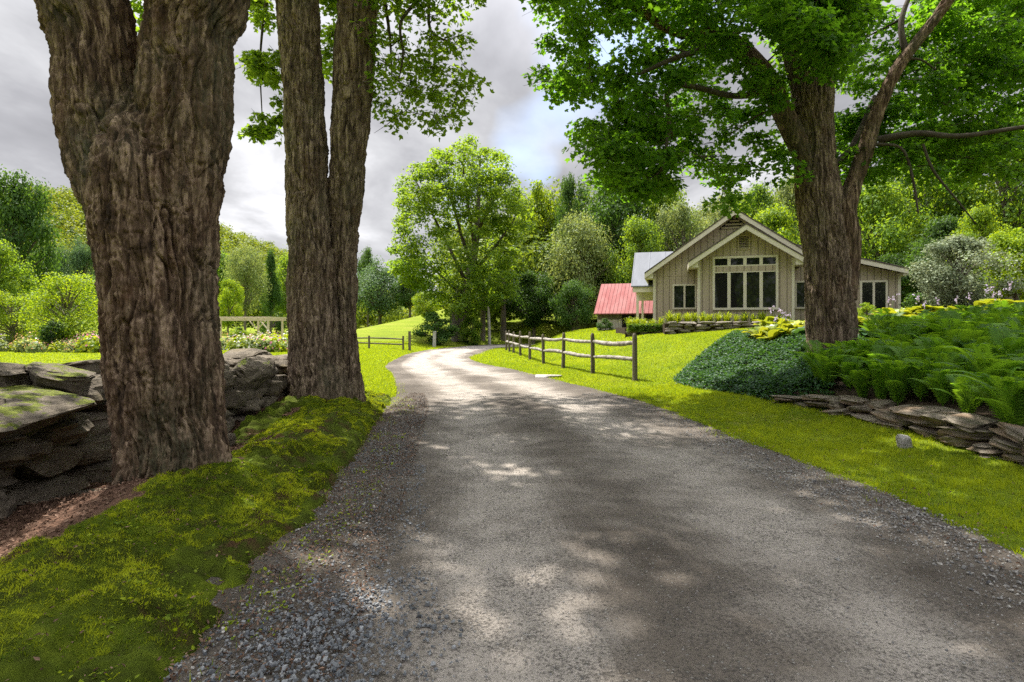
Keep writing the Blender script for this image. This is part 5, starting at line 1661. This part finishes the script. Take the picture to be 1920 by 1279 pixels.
# grit over the lane
x, y = scatter(34000, -2, 3.6, 2.0, 13, lambda x, y: road_sd(x, y) < -.03)
sd = road_sd(x, y); k = rng.random(len(x)) < np.where(sd > -.7, 1, .38) * np.clip(1.1 - y * .05, .3, 1); x, y, sd = x[k], y[k], sd[k]
s = rng.uniform(.003, .008, len(x)) * (1 + .5 * (sd > -.6)) * (1 + 1.0 * (rng.random(len(x)) < .03))
pebbles(x, y, zroad(x, y) + s * .25 + .004, s, M['pebble'], 'gravel', 'loose grit and pebbles over the lane surface', np.clip(rng.normal(.45, .28, len(x)), 0, 1))

# ------------------------------------------------------------------ light, sky, camera
EL = R(60); az = R(35)                     # sun ahead and to the left
to_sun = Vector((-math.sin(az) * math.cos(EL), math.cos(az) * math.cos(EL), math.sin(EL)))
sl = bpy.data.lights.new('sun', 'SUN'); sl.energy = 4.6; sl.angle = R(.55); sl.color = (1, .95, .86)
so = bpy.data.objects.new('sun', sl); C.objects.link(so); so.rotation_euler = (-to_sun).to_track_quat('-Z', 'Y').to_euler(); so.location = (-20, 30, 40)

wd = bpy.data.worlds.new('World'); SC.world = wd; wd.use_nodes = True
nt = wd.node_tree; nt.nodes.clear()
sky = node(nt, 'ShaderNodeTexSky', sky_type='NISHITA'); sky.sun_disc = False; sky.sun_elevation = EL; sky.sun_rotation = -az
bg1 = node(nt, 'ShaderNodeBackground'); bg1.inputs[1].default_value = .15; nt.links.new(sky.outputs[0], bg1.inputs[0])
tc = node(nt, 'ShaderNodeTexCoord'); sp = node(nt, 'ShaderNodeSeparateXYZ'); nt.links.new(tc.outputs['Generated'], sp.inputs[0])
mx = node(nt, 'ShaderNodeMath', operation='MAXIMUM'); mx.inputs[1].default_value = 0; nt.links.new(sp.outputs[2], mx.inputs[0])
ad = node(nt, 'ShaderNodeMath', operation='ADD'); ad.inputs[1].default_value = .22; nt.links.new(mx.outputs[0], ad.inputs[0])
dv = node(nt, 'ShaderNodeVectorMath', operation='DIVIDE'); nt.links.new(tc.outputs['Generated'], dv.inputs[0])
cb_ = node(nt, 'ShaderNodeCombineXYZ'); cb_.inputs[2].default_value = 1
nt.links.new(ad.outputs[0], cb_.inputs[0]); nt.links.new(ad.outputs[0], cb_.inputs[1]); nt.links.new(cb_.outputs[0], dv.inputs[1])
mp = node(nt, 'ShaderNodeMapping'); mp.inputs['Scale'].default_value = (1, .62, .5); mp.inputs['Location'].default_value = (3.1, 1.7, 0); nt.links.new(dv.outputs[0], mp.inputs[0])
n1 = noise_n(nt, 1.5, 7, .55, mp.outputs[0], .35)
nb_ = noise_n(nt, .8, 4, .5, mp.outputs[0])
cc = ramp(nt, n1, [(.3, (.175, .176, .189)), (.43, (.262, .263, .28)), (.54, (.385, .387, .402)), (.66, (.6, .6, .62))])
el_ = node(nt, 'ShaderNodeMapRange'); el_.inputs['From Min'].default_value = .38; el_.inputs['From Max'].default_value = .95; el_.inputs['To Min'].default_value = .8; el_.inputs['To Max'].default_value = 3.9
nt.links.new(sp.outputs[2], el_.inputs[0])
ccm = node(nt, 'ShaderNodeVectorMath', operation='SCALE'); nt.links.new(cc, ccm.inputs[0]); nt.links.new(el_.outputs[0], ccm.inputs['Scale'])
bg2 = node(nt, 'ShaderNodeBackground'); nt.links.new(ccm.outputs[0], bg2.inputs[0]); bg2.inputs[1].default_value = 1
cov = ramp(nt, nb_, [(.3, (.35, .35, .35)), (.4, (1, 1, 1))])
ms = node(nt, 'ShaderNodeMixShader'); nt.links.new(cov, ms.inputs[0]); nt.links.new(bg1.outputs[0], ms.inputs[1]); nt.links.new(bg2.outputs[0], ms.inputs[2])
wo = node(nt, 'ShaderNodeOutputWorld'); nt.links.new(ms.outputs[0], wo.inputs[0])

cd = bpy.data.cameras.new('camera'); cd.sensor_width = 36; cd.lens = K / 1920 * 36; cd.clip_end = 3000; cd.clip_start = .05
cd.shift_y = (615 - 639.5) / 1920
co = bpy.data.objects.new('camera', cd); C.objects.link(co); co.location = (0, 0, CH); co.rotation_euler = (R(90), 0, 0)
SC.camera = co
SC.view_settings.view_transform = 'Standard'; SC.view_settings.look = 'None'; SC.view_settings.exposure = 1.35; SC.view_settings.gamma = 1
SC.render.engine = 'CYCLES'
cy = SC.cycles
cy.max_bounces = 7; cy.diffuse_bounces = 4; cy.glossy_bounces = 2; cy.transmission_bounces = 5; cy.transparent_max_bounces = 4
cy.use_adaptive_sampling = True; cy.adaptive_threshold = .015; cy.use_denoising = False
cy.caustics_reflective = False; cy.caustics_refractive = False
